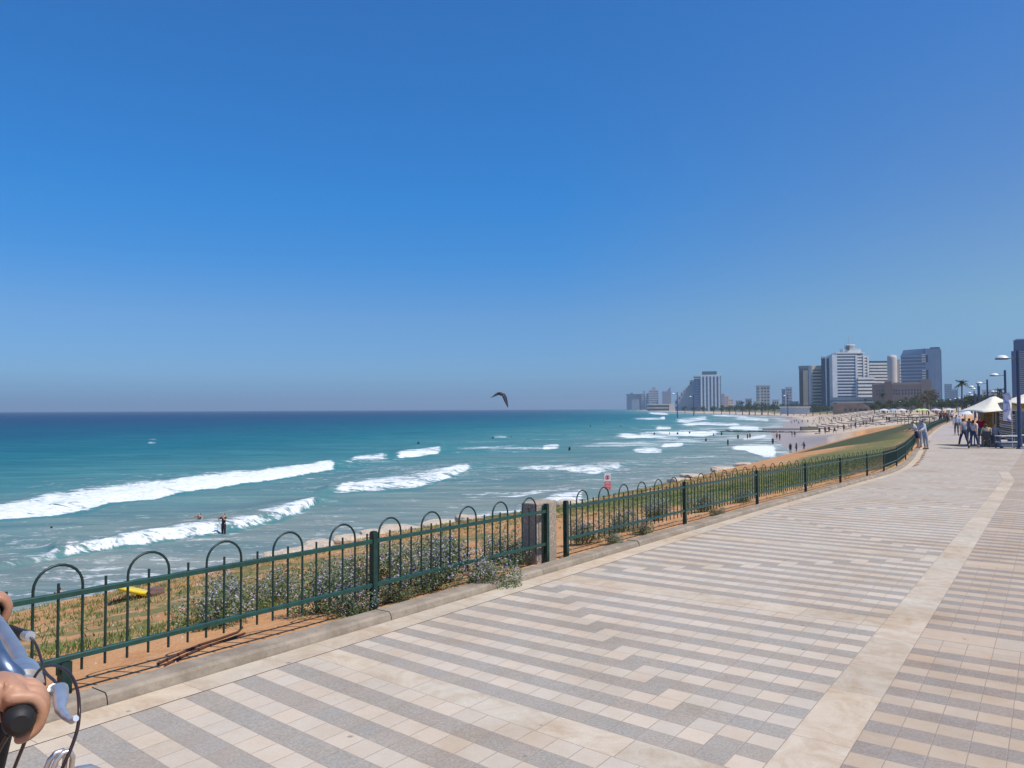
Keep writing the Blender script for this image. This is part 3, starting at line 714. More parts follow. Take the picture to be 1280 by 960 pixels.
def leaf_cloud(n, pos_fn, size, seed, up=.3, aspect=.38, bend=False):
    r = np.random.default_rng(seed); P = pos_fn(r, n); sz = size * r.uniform(.6, 1.4, n)
    d = r.normal(size=(n, 3)); d[:, 2] += up; d /= np.linalg.norm(d, axis=1)[:, None]
    q = r.normal(size=(n, 3)); s_ = np.cross(d, q); s_ /= np.linalg.norm(s_, axis=1)[:, None]
    a = P; b = P + d * sz[:, None] * .5 + s_ * sz[:, None] * aspect * .5; c = P + d * sz[:, None]; e = P + d * sz[:, None] * .5 - s_ * sz[:, None] * aspect * .5
    V = np.stack([a, b, c, e], 1).reshape(-1, 3); return V, np.arange(4 * n).reshape(-1, 4)
def shrub_pos(rx, ry, rz, lumps, lo=-.1):
    def f(r, n):
        C = [(r.uniform(-.55, .55), r.uniform(-.55, .55), r.uniform(.1, .65), r.uniform(.32, .55)) for _ in range(lumps)]
        k = r.integers(0, lumps, n); C = np.array(C)[k]; d = r.normal(size=(n, 3)); d /= np.linalg.norm(d, axis=1)[:, None]
        rad = C[:, 3] * r.uniform(.45, 1.0, n) ** .5
        P = C[:, :3] + d * rad[:, None]; P[:, 2] = np.abs(P[:, 2]); return P * np.array([rx, ry, rz])
    return f
def shrub_proto(seed, flowers, fm, nl=2600, nf=480):
    root = empty('flowering_shrub', (0, 0, 0))
    V, Q = leaf_cloud(nl, shrub_pos(.62, .62, .72, 9), .055, seed); link('foliage', np_mesh('foliage', V, Q, False), SHR, root)
    def fp(r, n):
        P = shrub_pos(.66, .66, .78, 9)(np.random.default_rng(seed), n * 2); 
        d = P[:, 2] + .2 * np.hypot(P[:, 0], P[:, 1]); i = np.argsort(-d)[:n]; return P[i] + r.normal(size=(n, 3)) * .02
    V, Q = leaf_cloud(nf, fp, .028, seed + 5, up=.6, aspect=.9); link('flowers', np_mesh('flowers', V, Q, False), fm, root, kind='stuff')
    m = MB(); rr_ = random.Random(seed)
    for _ in range(9):
        a = rr_.uniform(0, 6.28); e = rr_.uniform(.2, .45); m.tube([(0, 0, -.05), (math.cos(a) * e * .5, math.sin(a) * e * .5, .2), (math.cos(a) * e, math.sin(a) * e, .42)], [.008, .006, .003], 5)
    m.build('stems', STEM, root)
    return root
protos = [shrub_proto(31, True, LAV), shrub_proto(47, True, LAV, 2900, 650), shrub_proto(63, True, LAV, 2800, 350), shrub_proto(5, True, REDF, 1500, 160)]
SH = [  # (u, v of the foot, scale, proto, label)
 (262, 782, .55, 0, 'grey green lavender shrub, leftmost of the shrubs behind the fence'),
 (300, 768, .50, 1, 'lavender flowered shrub second from the left behind the fence'),
 (345, 752, .48, 2, 'leafy green shrub third from the left behind the fence'),
 (395, 766, .50, 1, 'broad lavender flowered shrub left of the near fence post'),
 (432, 768, .36, 0, 'low lavender flowered shrub just left of the near fence post'),
 (418, 742, .55, 2, 'green shrub a step behind the others left of the near post'),
 (450, 735, .50, 0, 'grey green shrub behind the near fence post'),
 (482, 755, .32, 2, 'small green shrub just right of the near fence post'),
 (505, 752, .20, 3, 'small bush with crimson flowers against the kerb'),
 (500, 728, .50, 1, 'lavender flowered shrub in the back row right of the near post'),
 (540, 738, .42, 0, 'dense lavender flowered shrub behind the bars right of the near post'),
 (550, 712, .52, 2, 'green shrub in the back row between near post and pillar'),
 (592, 738, .33, 1, 'bushy lavender flowered shrub spilling through the fence over the kerb'),
 (598, 712, .50, 1, 'lavender flowered shrub behind the overhanging one'),
 (632, 700, .45, 0, 'grey green shrub left of the concrete pillar'),
 (650, 706, .30, 2, 'small dark shrub at the left foot of the concrete pillar'),
 (735, 680, .42, 1, 'lavender flowered shrub just right of the concrete pillar'),
 (765, 683, .24, 2, 'small dark green shrub at the foot of the far fence right of the pillar'),
 (775, 664, .48, 0, 'lavender flowered shrub behind the far fence, second from the pillar'),
 (805, 668, .26, 2, 'low olive shrub in the dirt gap before the second post of the far fence'),
 (825, 650, .48, 1, 'lavender flowered shrub behind the far fence before its second post'),
 (875, 640, .42, 1, 'lavender flowered shrub past the second post of the far fence'),
 (925, 628, .38, 0, 'lavender flowered shrub well past the second post of the far fence'),
 (897, 645, .20, 2, 'tiny olive tuft shrub at the foot of the far fence'),
]
used = set()
for i, (u, v, sc, pi_, lab) in enumerate(SH):
    q = on_ground(u, v, 3.)
    if lab.startswith('bushy'): q = Vector((*WXY(6.38, -4.70), 0)); sc = .42
    if lab.startswith('lavender flowered shrub behind the overhanging'): q = Vector((*WXY(6.5, -5.4), 0))
    if 470 < u < 660: sc *= 1.1
    if u < 460: sc *= .93
    x, y = q.x, q.y; z = ground_z(x, y) - .02 * sc; sc = sc * 1.12
    pr_ = protos[pi_]; k = (sc * 1.15, sc * 1.15, sc * 1.0)
    if pi_ not in used: o = pr_; used.add(pi_); o.location = (x, y, z); o.rotation_euler = (0, 0, i * 1.7); o.scale = k
    else: o = copy_thing(pr_, (x, y, z), i * 1.7, k)
    label(o, lab, 'shrub', 'flowering shrubs on the bluff')
# grass tufts
def grass_pos(r, n):
    s = r.uniform(-1, 46, n * 4); t = -5.05 - r.uniform(0, 1, n * 4) ** .8 * 13
    x = s * DV[0] + t * TV[0]; y = s * DV[1] + t * TV[1]
    nn = vnoise(x * .9, y * .9, 77); k = nn * .7 + r.normal(size=n * 4) * .2
    thr = np.where(s < 14, .42 - .30 * ((t < -6.3) & (s < 7.5)), -.25)
    ok = np.nonzero((k > thr) & ((s > 9) | (t < -5.5) | (r.uniform(size=n * 4) < .1)) & ((s < 14) | (r.uniform(size=n*4) < .75)))[0][:n]
    x, y = x[ok], y[ok]; z = terrain(x, y)[0]
    return np.stack([x, y, z - .01], 1)
r_ = np.random.default_rng(9); P = grass_pos(r_, 15000)
ex = r_.uniform(0, 1, (6000, 2)); exs = 1.0 + ex[:, 0] * 5.5; ext = -6.2 - ex[:, 1] * 6.5; exx = exs * DV[0] + ext * TV[0]; exy = exs * DV[1] + ext * TV[1]
kk = vnoise(exx * 1.6, exy * 1.6, 78) + r_.normal(size=6000) * .15 > .38; exx, exy = exx[kk], exy[kk]; P = np.concatenate([P, np.stack([exx, exy, terrain(exx, exy)[0] - .01], 1)])
reps = 7; P = np.repeat(P, reps, 0) + np.concatenate([r_.normal(size=(len(P) * reps, 2)) * .035, np.zeros((len(P) * reps, 1))], 1)
V, Q = leaf_cloud(len(P), lambda r, n: P, .07, 10, up=1.7, aspect=.13); link('grass', np_mesh('grass', V, Q, False), GRS, kind='stuff')
# loose stones and a black hose on the dirt
STN = m_stone('rubble', (.45, .36, .27), (.64, .55, .43), 8.)
def rock(name, loc, size, seed, m_=STN, parent=None, **k):
    bm = bmesh.new(); bmesh.ops.create_icosphere(bm, subdivisions=3, radius=1); r = np.random.default_rng(seed); off = r.uniform(0, 50, 3)
    for v in bm.verts:
        c = v.co; n_ = math.sin(c.x * 3 + off[0]) * .13 + math.sin(c.y * 4.3 + off[1]) * .12 + math.sin(c.z * 3.7 + off[2]) * .1 + r.normal() * .03
        v.co = c * (1 + n_); v.co.x = max(-.8, min(.82, v.co.x)); v.co.z = min(v.co.z, .75)
        v.co.x *= size[0]; v.co.y *= size[1]; v.co.z *= size[2]
    me = bpy.data.meshes.new(name); bm.to_mesh(me); bm.free(); o = link(name, me, m_, parent, **k); o.location = loc; o.rotation_euler = (0, 0, seed * 1.3); return o
m = MB(); rr_ = random.Random(4)
for i in range(420):
    s = rr_.uniform(0, 14); t = -5.0 - rr_.random() ** 1.5 * 6; x, y = WXY(s, t); z = ground_z(x, y); k = rr_.uniform(.008, .028)
    m.add([(x - k, y, z - .3 * k), (x, y - k * .8, z - .3 * k), (x + k, y + k * .2, z - .3 * k), (x, y + k, z - .3 * k), (x + k * .1, y, z + k * .7)], [(0, 1, 4), (1, 2, 4), (2, 3, 4), (3, 0, 4)])
m.build('pebbles', STN, kind='stuff')
# pale boulders along the lip
BL = [(345, 694), (372, 688), (400, 684), (440, 676), (470, 671), (505, 664), (545, 658), (585, 652), (850, 602), (866, 599), (905, 588), (930, 583), (712, 634)]
where = ['leftmost of the rocks on the lip of the bluff', 'second of the rocks from the left on the lip of the bluff', 'third of the rocks from the left on the lip of the bluff', 'behind the fence just left of the near post, on the lip', 'on the lip directly behind the near fence post', 'on the lip just right of the near fence post', 'on the lip between the near post and the pillar', 'on the lip a little left of the concrete pillar', 'on the lip behind the second post of the far fence', 'low and brown, right of the second post of the far fence', 'on the lip above the shore left of the third post', 'farthest of the rocks on the lip of the bluff', 'on the lip just right of the concrete pillar']
for i, (u, v) in enumerate(BL):
    Y_ = float(np.interp(u, [e[0] for e in EDGE], [e[2] for e in EDGE])) - .7; p = PY(u, v, Y_); z = ground_z(p.x, p.y); sz = .26 + .16 * ((i * 7) % 4) / 3 + Y_ * .006
    rock('boulder', (p.x, p.y, z + .02), (sz * 1.5, sz, .20), i + 2, label='pale sandstone rock ' + where[i], category='rock', group='rocks along the lip of the bluff')
hp = [(197, 832), (222, 820), (250, 808), (275, 800), (297, 792), (303, 786)]
m = MB(); P = [on_ground(u, v, 3) + Vector((0, 0, .012)) for u, v in hp]; m.tube(P, .009, 6)
P = [on_ground(u + 9, v + 1.5, 3) + Vector((0, 0, .012)) for u, v in hp[:-1]]; m.tube(P, .009, 6)
m.build('irrigation_hose', mat('hose', (.09, .035, .02), .6), label='dark brown irrigation hose lying in two strands on the dirt', category='hose')

# ------------------------------------------------------------------ yellow board
yb = on_ground(170, 747, 5).y; p = PY(152, 733.5, yb + .3); q = PY(189, 744, yb - .3)
d = (q - p); ln = d.length; vs = []; fs = []; n = 14; m = MB()
for i in range(n + 1):
    k = i / n; w_ = .30 * (math.sin(math.pi * min(max(k, .02), .98)) ** .55); c = p + d * k; sd = Vector((-d.y, d.x, 0)).normalized()
    for o, z in ((-w_, .0), (-w_ * .7, .03), (w_ * .7, .03), (w_, 0.), (w_ * .7, -.03), (-w_ * .7, -.03)): vs.append(c + sd * o + Vector((0, 0, z - o * .32)))
for i in range(n):
    for j in range(6): fs.append((i * 6 + j, i * 6 + (j + 1) % 6, (i + 1) * 6 + (j + 1) % 6, (i + 1) * 6 + j))
fs += [tuple(range(6)), tuple(reversed(range(n * 6, n * 6 + 6)))]
m.add(vs, fs, True).build('surfboard', mat('yellow_board', (.85, .62, .02), .35), label='yellow surfboard lying on the lip of the bluff behind the fence', category='surfboard')
e_ = q + d.normalized() * .12; z = ground_z(e_.x, e_.y)
rock('bag', (e_.x, e_.y, z + .06), (.13, .09, .08), 8, mat('bag', (.16, .09, .08), .8), label='small dark brown bag beside the yellow surfboard', category='bag')

q = on_ground(802, 608.5, 6); q.z += .03; m = MB(); vs = []
for i in range(6):
    for j in range(4): vs.append((i * .13 - .33, j * .13 - .2, .05 * math.sin(i * 1.7 + j) + .05))
m.add(vs, [(i * 4 + j, (i + 1) * 4 + j, (i + 1) * 4 + j + 1, i * 4 + j + 1) for i in range(5) for j in range(3)], True); tw = m.build('towel', mat('red_cloth', (.60, .04, .05), .9), label='crumpled red towel on the dirt behind the far fence', category='towel'); tw.location = q; sd = tw.modifiers.new('t', 'SOLIDIFY'); sd.thickness = .02
# ------------------------------------------------------------------ warning sign on the shore side
SY = 34.; pb = PY(759.5, 622, SY); gzs = ground_z(pb.x, SY); top = PY(759, 591.5, SY).z; bot = PY(759, 612, SY).z
sg = empty('warning_sign', (pb.x, SY, gzs)); label(sg, 'white and red bathing warning sign on a post at the edge of the bluff', 'sign')
MB().tube([(0, 0, -.3), (0, 0, top - gzs - .02)], .022, 8).build('post', mat('galvanised', (.42, .43, .42), .5, .6), sg)
W_ = .275; hgt = top - bot; zc = (top + bot) / 2 - gzs; mid = .42
WHT = mat('sign_white', (.80, .78, .78), .5, var=.03); RED = mat('sign_red', (.62, .045, .07), .5, var=.05)
MB().box((0, -.035, zc), (W_, .012, hgt), 0).build('panel', WHT, sg)
zs = bot - gzs
MB().box((0, -.043, zs + hgt * .26), (W_ - .012, .006, hgt * .50), 0).build('red_field', RED, sg)
m = MB()
for i, (w_, zz) in enumerate(((.2, .44), (.23, .36), (.19, .27), (.22, .18), (.15, .09))): m.box((0, -.0475, zs + hgt * zz), (w_, .004, .018))
m.build('text_lines', WHT, sg)
m = MB(); cz = zs + hgt * .76
m.tube([(math.cos(a) * .085, -.045, cz + math.sin(a) * .085) for a in np.linspace(0, 2 * math.pi, 20, endpoint=False)], .009, 6, closed=True)
m.tube([(-.058, -.047, cz + .058), (.058, -.047, cz - .058)], .008, 6); m.build('ban_ring', RED, sg)
m = MB(); m.box((0, -.043, cz + .035), (.03, .006, .03)); m.box((0, -.043, cz - .015), (.045, .006, .06)); m.box((-.02, -.0432, cz - .055), (.10, .005, .012), 0); m.build('swimmer_symbol', mat('black_paint', (.03, .03, .03), .5), sg)

# ------------------------------------------------------------------ bird in flight
BY = 17.; bp = PY(626, 493.5, BY); px = BY / F
bird_m = mat('dark_plumage', (.035, .04, .05), .6, var=.4, scale=22)
vs = []; fs = []
def wing(pts, name):                                      # pts: leading edge, chord lists -> thick blade
    return pts
m = MB()
body = [((-1.5, 0, 1.0), .4), ((0, 0, .4), 1.3), ((2., .3, -.3), 2.0), ((3.6, .5, -1.8), 1.5), ((4.3, .6, -3.0), .5)]
def W3(a): return (a[0] * px, a[1] * px, a[2] * px)
m.tube([W3((-3.2, -.5, 2.2)), W3((-2.2, -.3, 1.9)), W3((-1., 0, 1.5)), W3((.5, 0, 1.0)), W3((1.6, 3, .6)), W3((2.2, 6, .4))], [.4 * px, 1.5 * px, 2.1 * px, 2.4 * px, 1.7 * px, .6 * px], 10)
o = m.build('bird', bird_m, label='dark bird gliding above the sea with drooping wings', category='bird'); o.location = bp
def blade(name, axis, chord, thick=.45):
    m = MB(); vs = []; n_ = len(axis)
    for (x, y, z), (cx, cz, c) in zip(axis, chord):
        for k_, tt in ((-.5, 0), (-.15, thick), (.5, .15), (-.15, -thick * .6)):
            vs.append(((x + cx * c * k_) * px, (y + c * k_ * 1.3 + 1) * px, (z + cz * c * k_ + tt * .4) * px))
    fs = [(i * 4 + j, i * 4 + (j + 1) % 4, (i + 1) * 4 + (j + 1) % 4, (i + 1) * 4 + j) for i in range(n_ - 1) for j in range(4)] + [(0, 1, 2, 3), tuple(range(4 * n_ - 1, 4 * n_ - 5, -1))]
    m.add(vs, fs, True); return m.build(name, bird_m, o)
blade('wing', [(-1, 0, 1.8), (-4, -.5, 1.2), (-7.5, -1, -.6), (-10, -1, -2.4), (-13, -1, -3.3)], [(0, 1, 3.2), (0, 1, 3.8), (0, .9, 3.2), (0, .7, 2.0), (0, .5, .5)])
blade('wing', [(0, 0, 1.6), (3.2, .5, .2), (5., 1, -3.4), (6.4, 1, -8), (8, 1, -13), (8.9, 1, -16)], [(.6, .6, 3.0), (.8, .5, 4.8), (1, .2, 4.9), (1, .2, 3.9), (1, .2, 2.3), (1, 0, .5)])
# ------------------------------------------------------------------ people
def skin_mesh(name, verts, edges, radii, root=0, sub=1):
    me = bpy.data.meshes.new(name); me.from_pydata([tuple(v) for v in verts], edges, []); me.update()
    o = bpy.data.objects.new(name, me); COL.objects.link(o)
    md = o.modifiers.new('s', 'SKIN'); md.use_smooth_shade = True
    for i, r in enumerate(radii):
        sv = me.skin_vertices[0].data[i]; sv.radius = (r, r) if not isinstance(r, tuple) else r; sv.use_root = (i == root)
    ms = o.modifiers.new('u', 'SUBSURF'); ms.levels = sub; ms.render_levels = sub
    dg = bpy.context.evaluated_depsgraph_get(); r = bpy.data.meshes.new_from_object(o.evaluated_get(dg))
    bpy.data.objects.remove(o); r.name = name
    r.polygons.foreach_set('use_smooth', [True] * len(r.polygons)); return r
def V3(*a): return Vector(a)
def pose(p):
    """joint positions, facing +Y, ground z=0, 1.72 m tall; p holds angles in degrees"""
    rad = math.radians; g = lambda k, d=0: p.get(k, d)
    lean = rad(g('lean')); pel = V3(0, 0, .92 - g('sink'))
    up = V3(0, math.sin(lean), math.cos(lean)); J = {'pelvis': pel, 'belly': pel + up * .17, 'chest': pel + up * .37, 'neck': pel + up * .54}
    hd = rad(g('head')) + lean; hu = V3(0, math.sin(hd), math.cos(hd)); J['skull'] = J['neck'] + hu * .13; J['crown'] = J['neck'] + hu * .215; J['nose'] = J['skull'] + V3(0, .085, -.005)
    for sgn, n in ((-1, 'L'), (1, 'R')):
        sh = pel + up * .50 + V3(.175 * sgn, 0, 0); J['sh' + n] = sh
        a = rad(g('arm' + n)); ab = rad(g('abd' + n, 8)); e = rad(g('elb' + n, 12))
        d = V3(math.sin(ab) * sgn, math.sin(a) * math.cos(ab), -math.cos(a) * math.cos(ab)); J['el' + n] = sh + d * .285
        a2 = a + e; d2 = V3(math.sin(ab) * sgn * g('inw' + n, .6), math.sin(a2), -math.cos(a2)).normalized(); J['wr' + n] = J['el' + n] + d2 * .25; J['ha' + n] = J['wr' + n] + d2 * .13
        hp = pel + V3(.09 * sgn, 0, -.04); J['hp' + n] = hp
        t = rad(g('leg' + n)); k = rad(g('kne' + n)); d = V3(.03 * sgn, math.sin(t), -math.cos(t)).normalized(); J['kn' + n] = hp + d * .42
        t2 = t - k; d2 = V3(0, math.sin(t2), -math.cos(t2)); J['an' + n] = J['kn' + n] + d2 * .40; f = t2 + rad(g('foot' + n, 0)); J['to' + n] = J['an' + n] + V3(0, math.cos(f) * .16, math.sin(f) * .16 - .045); J['he' + n] = J['an' + n] + V3(0, -.03, -.04)
    return J
def part_mesh(name, J, chains, R, grow=0., sub=1, root=None):
    names = []; edges = set()
    for ch in chains:
        for a in ch:
            if a not in names: names.append(a)
        for a, b in zip(ch[:-1], ch[1:]): edges.add((names.index(a), names.index(b)))
    return skin_mesh(name, [J[n] for n in names], list(edges), [(R[n][0] + grow, R[n][1] + grow) if isinstance(R[n], tuple) else R[n] + grow for n in names], names.index(root or chains[0][0]), sub)
RB = dict(pelvis=(.135, .10), belly=(.125, .095), chest=(.15, .105), neck=.055, skull=.078, crown=.055, nose=.018)
for n in 'LR': RB.update({'sh' + n: .058, 'el' + n: .042, 'wr' + n: .030, 'ha' + n: (.024, .042), 'hp' + n: .085, 'kn' + n: .055, 'an' + n: .036, 'to' + n: .030, 'he' + n: .034})
BODY = [['pelvis', 'belly', 'chest', 'neck', 'skull', 'crown'], ['skull', 'nose']] + [['chest', 'sh' + n, 'el' + n, 'wr' + n, 'ha' + n] for n in 'LR'] + [['pelvis', 'hp' + n, 'kn' + n, 'an' + n, 'to' + n] for n in 'LR'] + [['an' + n, 'he' + n] for n in 'LR']
SKIN = mat('skin', (.50, .29, .19), .55, var=.08); SKIN2 = mat('dark_skin', (.30, .17, .11), .55, var=.08)
def cloth(c): return mat('cloth_%d_%d_%d' % tuple(int(x * 100) for x in c), c, .85, var=.15, scale=9)
def mix_pt(J, a, b, k): return J[a] * (1 - k) + J[b] * k
def person(p, shirt, legs_c, hair, lab, legtype='trousers', sleeves='short', skin=None, sub=1, hat=None, shoes=(.05, .04, .04), hairlen=0, bag=None, loc=(0, 0, 0), rz=0, h=1.72, group=None, dress=False):
    J = pose(p); lo = min(J['heL'].z, J['heR'].z, J['toL'].z, J['toR'].z) - .032
    if not p.get('free'):
        for k in J: J[k] = J[k] - V3(0, 0, lo)
    bo = link('person', part_mesh('person', J, BODY, RB, 0, sub), skin or SKIN, label=lab, category='person', group=group)
    J2 = dict(J); R2 = dict(RB)
    for n in 'LR':
        J2['sl' + n] = mix_pt(J, 'sh' + n, 'el' + n, .75 if sleeves == 'short' else .98); R2['sl' + n] = .052
        J2['fo' + n] = mix_pt(J, 'el' + n, 'wr' + n, .9); R2['fo' + n] = .034
        J2['mid' + n] = mix_pt(J, 'hp' + n, 'kn' + n, .8); R2['mid' + n] = .072
        J2['cuf' + n] = mix_pt(J, 'kn' + n, 'an' + n, .88); R2['cuf' + n] = .044
    J2['hem'] = J['pelvis'] + V3(0, 0, -.03); R2['hem'] = (.142, .108); J2['col'] = mix_pt(J, 'chest', 'neck', .75); R2['col'] = .07
    if shirt:
        ch = [['hem', 'belly', 'chest', 'col']]
        for n in 'LR': ch.append(['chest', 'sh' + n, 'sl' + n] + (['fo' + n] if sleeves == 'long' else []))
        link('shirt', part_mesh('shirt', J2, ch, R2, .014, sub), cloth(shirt), bo)
    if legs_c:
        if legtype == 'dress':
            m = MB(); prof = []; zt_ = J['pelvis'].z + .12; zb = J['pelvis'].z - .42
            m.lathe((J['pelvis'].x, J['pelvis'].y, 0), [(.125, zt_), (.16, zt_ - .15), (.20, zb + .1), (.22, zb)], 16); m.build('skirt', cloth(legs_c), bo)
        else:
            e = 'mid' if legtype == 'shorts' else 'cuf'
            ch = [['belly', 'pelvis']] + [['pelvis', 'hp' + n] + (['mid' + n] if legtype == 'shorts' else ['kn' + n, 'cuf' + n]) for n in 'LR']
            link(legtype, part_mesh(legtype, J2, ch, R2, .012, sub, 'pelvis'), cloth(legs_c), bo)
    if shoes:
        for n in 'LR': link('shoe', part_mesh('shoe', J, [['an' + n, 'to' + n], ['an' + n, 'he' + n]], {'an' + n: .042, 'to' + n: .036, 'he' + n: .04}, .004, sub), cloth(shoes), bo)
    m = MB(); c = J['skull']; hu = (J['crown'] - J['neck']).normalized()
    HJ = {'a': c + hu * .045 - V3(0, .012, 0), 'b': c - V3(0, .045, 0) - hu * .02, 'c': c - V3(0, .065, .02) - hu * (.06 + hairlen)}
    link('hair' if not hat else 'hat', skin_mesh('hair', [HJ['a'], HJ['b'], HJ['c']], [(0, 1), (1, 2)], [.086, .074, .05], 0, sub), cloth(hat or hair), bo)
    if hat:
        m = MB(); cc = c + hu * .03; m.lathe((cc.x, cc.y, cc.z), [(.0, .01), (.15, -.012), (.15, -.018), (.0, -.004)], 14); m.build('brim', cloth(hat), bo)
    if bag:
        b_ = MB(); b_.box((J['pelvis'].x + .17, J['pelvis'].y - .05, J['pelvis'].z + .02), (.09, .26, .28)); b_.tube([J['shL'] + V3(.05, 0, .05), J['chest'] + V3(.06, .13, 0), J['pelvis'] + V3(.17, 0, .15)], .012, 6)
        bb = b_.build('shoulder_bag', cloth(bag)); bb.location = loc; bb.rotation_euler = (0, 0, rz); label(bb, 'shoulder bag carried by the ' + lab.replace('person ', 'walker '), 'bag')
    bo.location = loc; bo.rotation_euler = (0, 0, rz); k = h / 1.72; bo.scale = (k, k, k)
    return bo
def head_to(dx, dy): return math.atan2(-dx, dy)           # rotation that turns +Y to (dx, dy)
WALK1 = dict(legL=24, kneL=6, legR=-16, kneR=18, footR=-20, armL=-22, armR=26, elbR=22, elbL=14, lean=3)
WALK2 = dict(legL=-18, kneL=22, footL=-25, legR=22, kneR=5, armL=24, armR=-20, elbL=24, lean=3)
STAND = dict(legL=2, legR=-2, armL=6, armR=4)
LEANF = dict(lean=30, head=-8, legL=-6, legR=-6, armL=18, armR=20, elbL=50, elbR=52, abdL=4, abdR=4)
def pg(u, v): p = G(u, v); return (p.x, p.y, float(hz(p.x * DV[0] + p.y * DV[1])))
away = head_to(.45, .9); toward = head_to(-.45, -.9); left = head_to(-1, .1)
person(dict(LEANF, lean=24), (.62, .60, .60), (.03, .04, .09), (.06, .03, .02), 'person in white top and dark shorts leaning on the fence, leftmost at the bend', 'shorts', loc=pg(1146.5, 561), rz=left, h=1.66, shoes=(.03, .03, .03))
person(dict(LEANF, lean=18), (.50, .56, .66), (.33, .37, .44), (.03, .05, .14), 'person in pale blue shirt, grey trousers and dark blue hat standing at the fence bend', 'trousers', 'long', loc=pg(1156.5, 562), rz=left + .3, h=1.72, hat=(.02, .06, .20), shoes=(.02, .02, .02))
person(STAND, (.60, .58, .60), (.40, .40, .42), (.16, .09, .05), 'person in a white shirt half hidden between two others at the fence bend', 'trousers', loc=pg(1151.5, 559.5), rz=left - .2, h=1.70)
person(WALK1, (.42, .50, .62), (.10, .09, .08), (.05, .04, .04), 'person in a light blue shirt and brown trousers walking ahead of the couple', 'trousers', 'long', loc=pg(1196, 545), rz=away, h=1.74)
person(WALK1, (.55, .58, .62), (.30, .32, .35), (.25, .22, .20), 'person in pale clothes walking just right of the blue shirted walker', 'trousers', loc=pg(1199.5, 544), rz=away, h=1.7, hat=(.7, .7, .7))
person(WALK1, (.16, .20, .27), (.02, .03, .07), (.015, .012, .02), 'person in slate blue top and navy trousers striding left of the pale pink shirt', 'trousers', loc=pg(1205, 561), rz=away + .5, h=1.72)
person(WALK2, (.58, .50, .52), (.03, .06, .14), (.02, .012, .012), 'person in a pale pink shirt and blue jeans walking with long dark hair', 'trousers', loc=pg(1217.5, 561), rz=away - .6, h=1.66, hairlen=.1)
person(STAND, (.16, .20, .30), (.20, .20, .22), (.03, .02, .02), 'person in dark blue standing behind the walking couple', 'trousers', loc=pg(1212, 556), rz=away, h=1.7)
person(dict(STAND, armL=30, elbL=40), (.45, .012, .04), (.16, .22, .30), (.03, .02, .02), 'person in a bright red shirt standing under the cream awning', 'shorts', 'short', loc=pg(1226.5, 556.5), rz=toward, h=1.78)
SIT = dict(sink=.46, legL=82, legR=78, kneL=85, kneR=80, armL=25, armR=25, elbL=45, elbR=45, lean=6)
# far walkers on the promenade
for i, (u, v, c, l, lab) in enumerate([(1176, 528.5, (.05, .05, .06), (.04, .04, .05), 'dark clothed person far off on the promenade, leftmost by the end of the railing'), (1184, 529, (.10, .09, .08), (.05, .05, .05), 'person in brown far off on the promenade beside the railing'), (1190, 527.5, (.5, .5, .5), (.1, .1, .12), 'person in a grey shirt far off on the promenade, right of the brown clad one'), (1180, 527.2, (.3, .05, .05), (.1, .1, .1), 'person in a maroon shirt far off on the promenade')]):
    person([WALK1, WALK2][i % 2], c, l, (.04, .03, .03), lab, 'trousers', loc=pg(u, v), rz=away, sub=0)

# swimmers, surfers and people on the far beach
HS = dict(free=1)
def sea_loc(u, v): p = PZ(u, v, ZS); return p
def in_sea(u, v, depth, p, shirt, legs_, hair, lab, rz=0., sub=1, **k):
    q = sea_loc(u, v); return person(dict(p), shirt, legs_, hair, lab, loc=(q.x, q.y, ZS - depth + .1), rz=rz, sub=sub, shoes=None, **k)
in_sea(249, 657, .90, dict(STAND, armL=60, armR=70, abdL=75, abdR=75, elbL=5, elbR=5), None, (.05, .06, .10), (.03, .03, .04), 'bather with arms spread wide, waist deep behind the breaking wave', rz=2.6)
in_sea(279.5, 668, .42, dict(STAND, armL=55, armR=50, elbL=95, elbR=100, inwL=-1.5, inwR=-1.5), (.04, .02, .03), (.04, .02, .03), (.01, .01, .015), 'bather in a dark swimsuit wading knee deep with folded arms before the white wave', rz=2.9)
in_sea(64, 661.5, 1.55, STAND, None, None, (.01, .01, .012), 'swimmer showing only a dark haired head left of the two waders', rz=1.)
in_sea(74, 746, 1.35, STAND, (.02, .02, .03), None, (.01, .01, .015), 'swimmer close to shore with a dark head seen over the near fence rail', rz=.5)
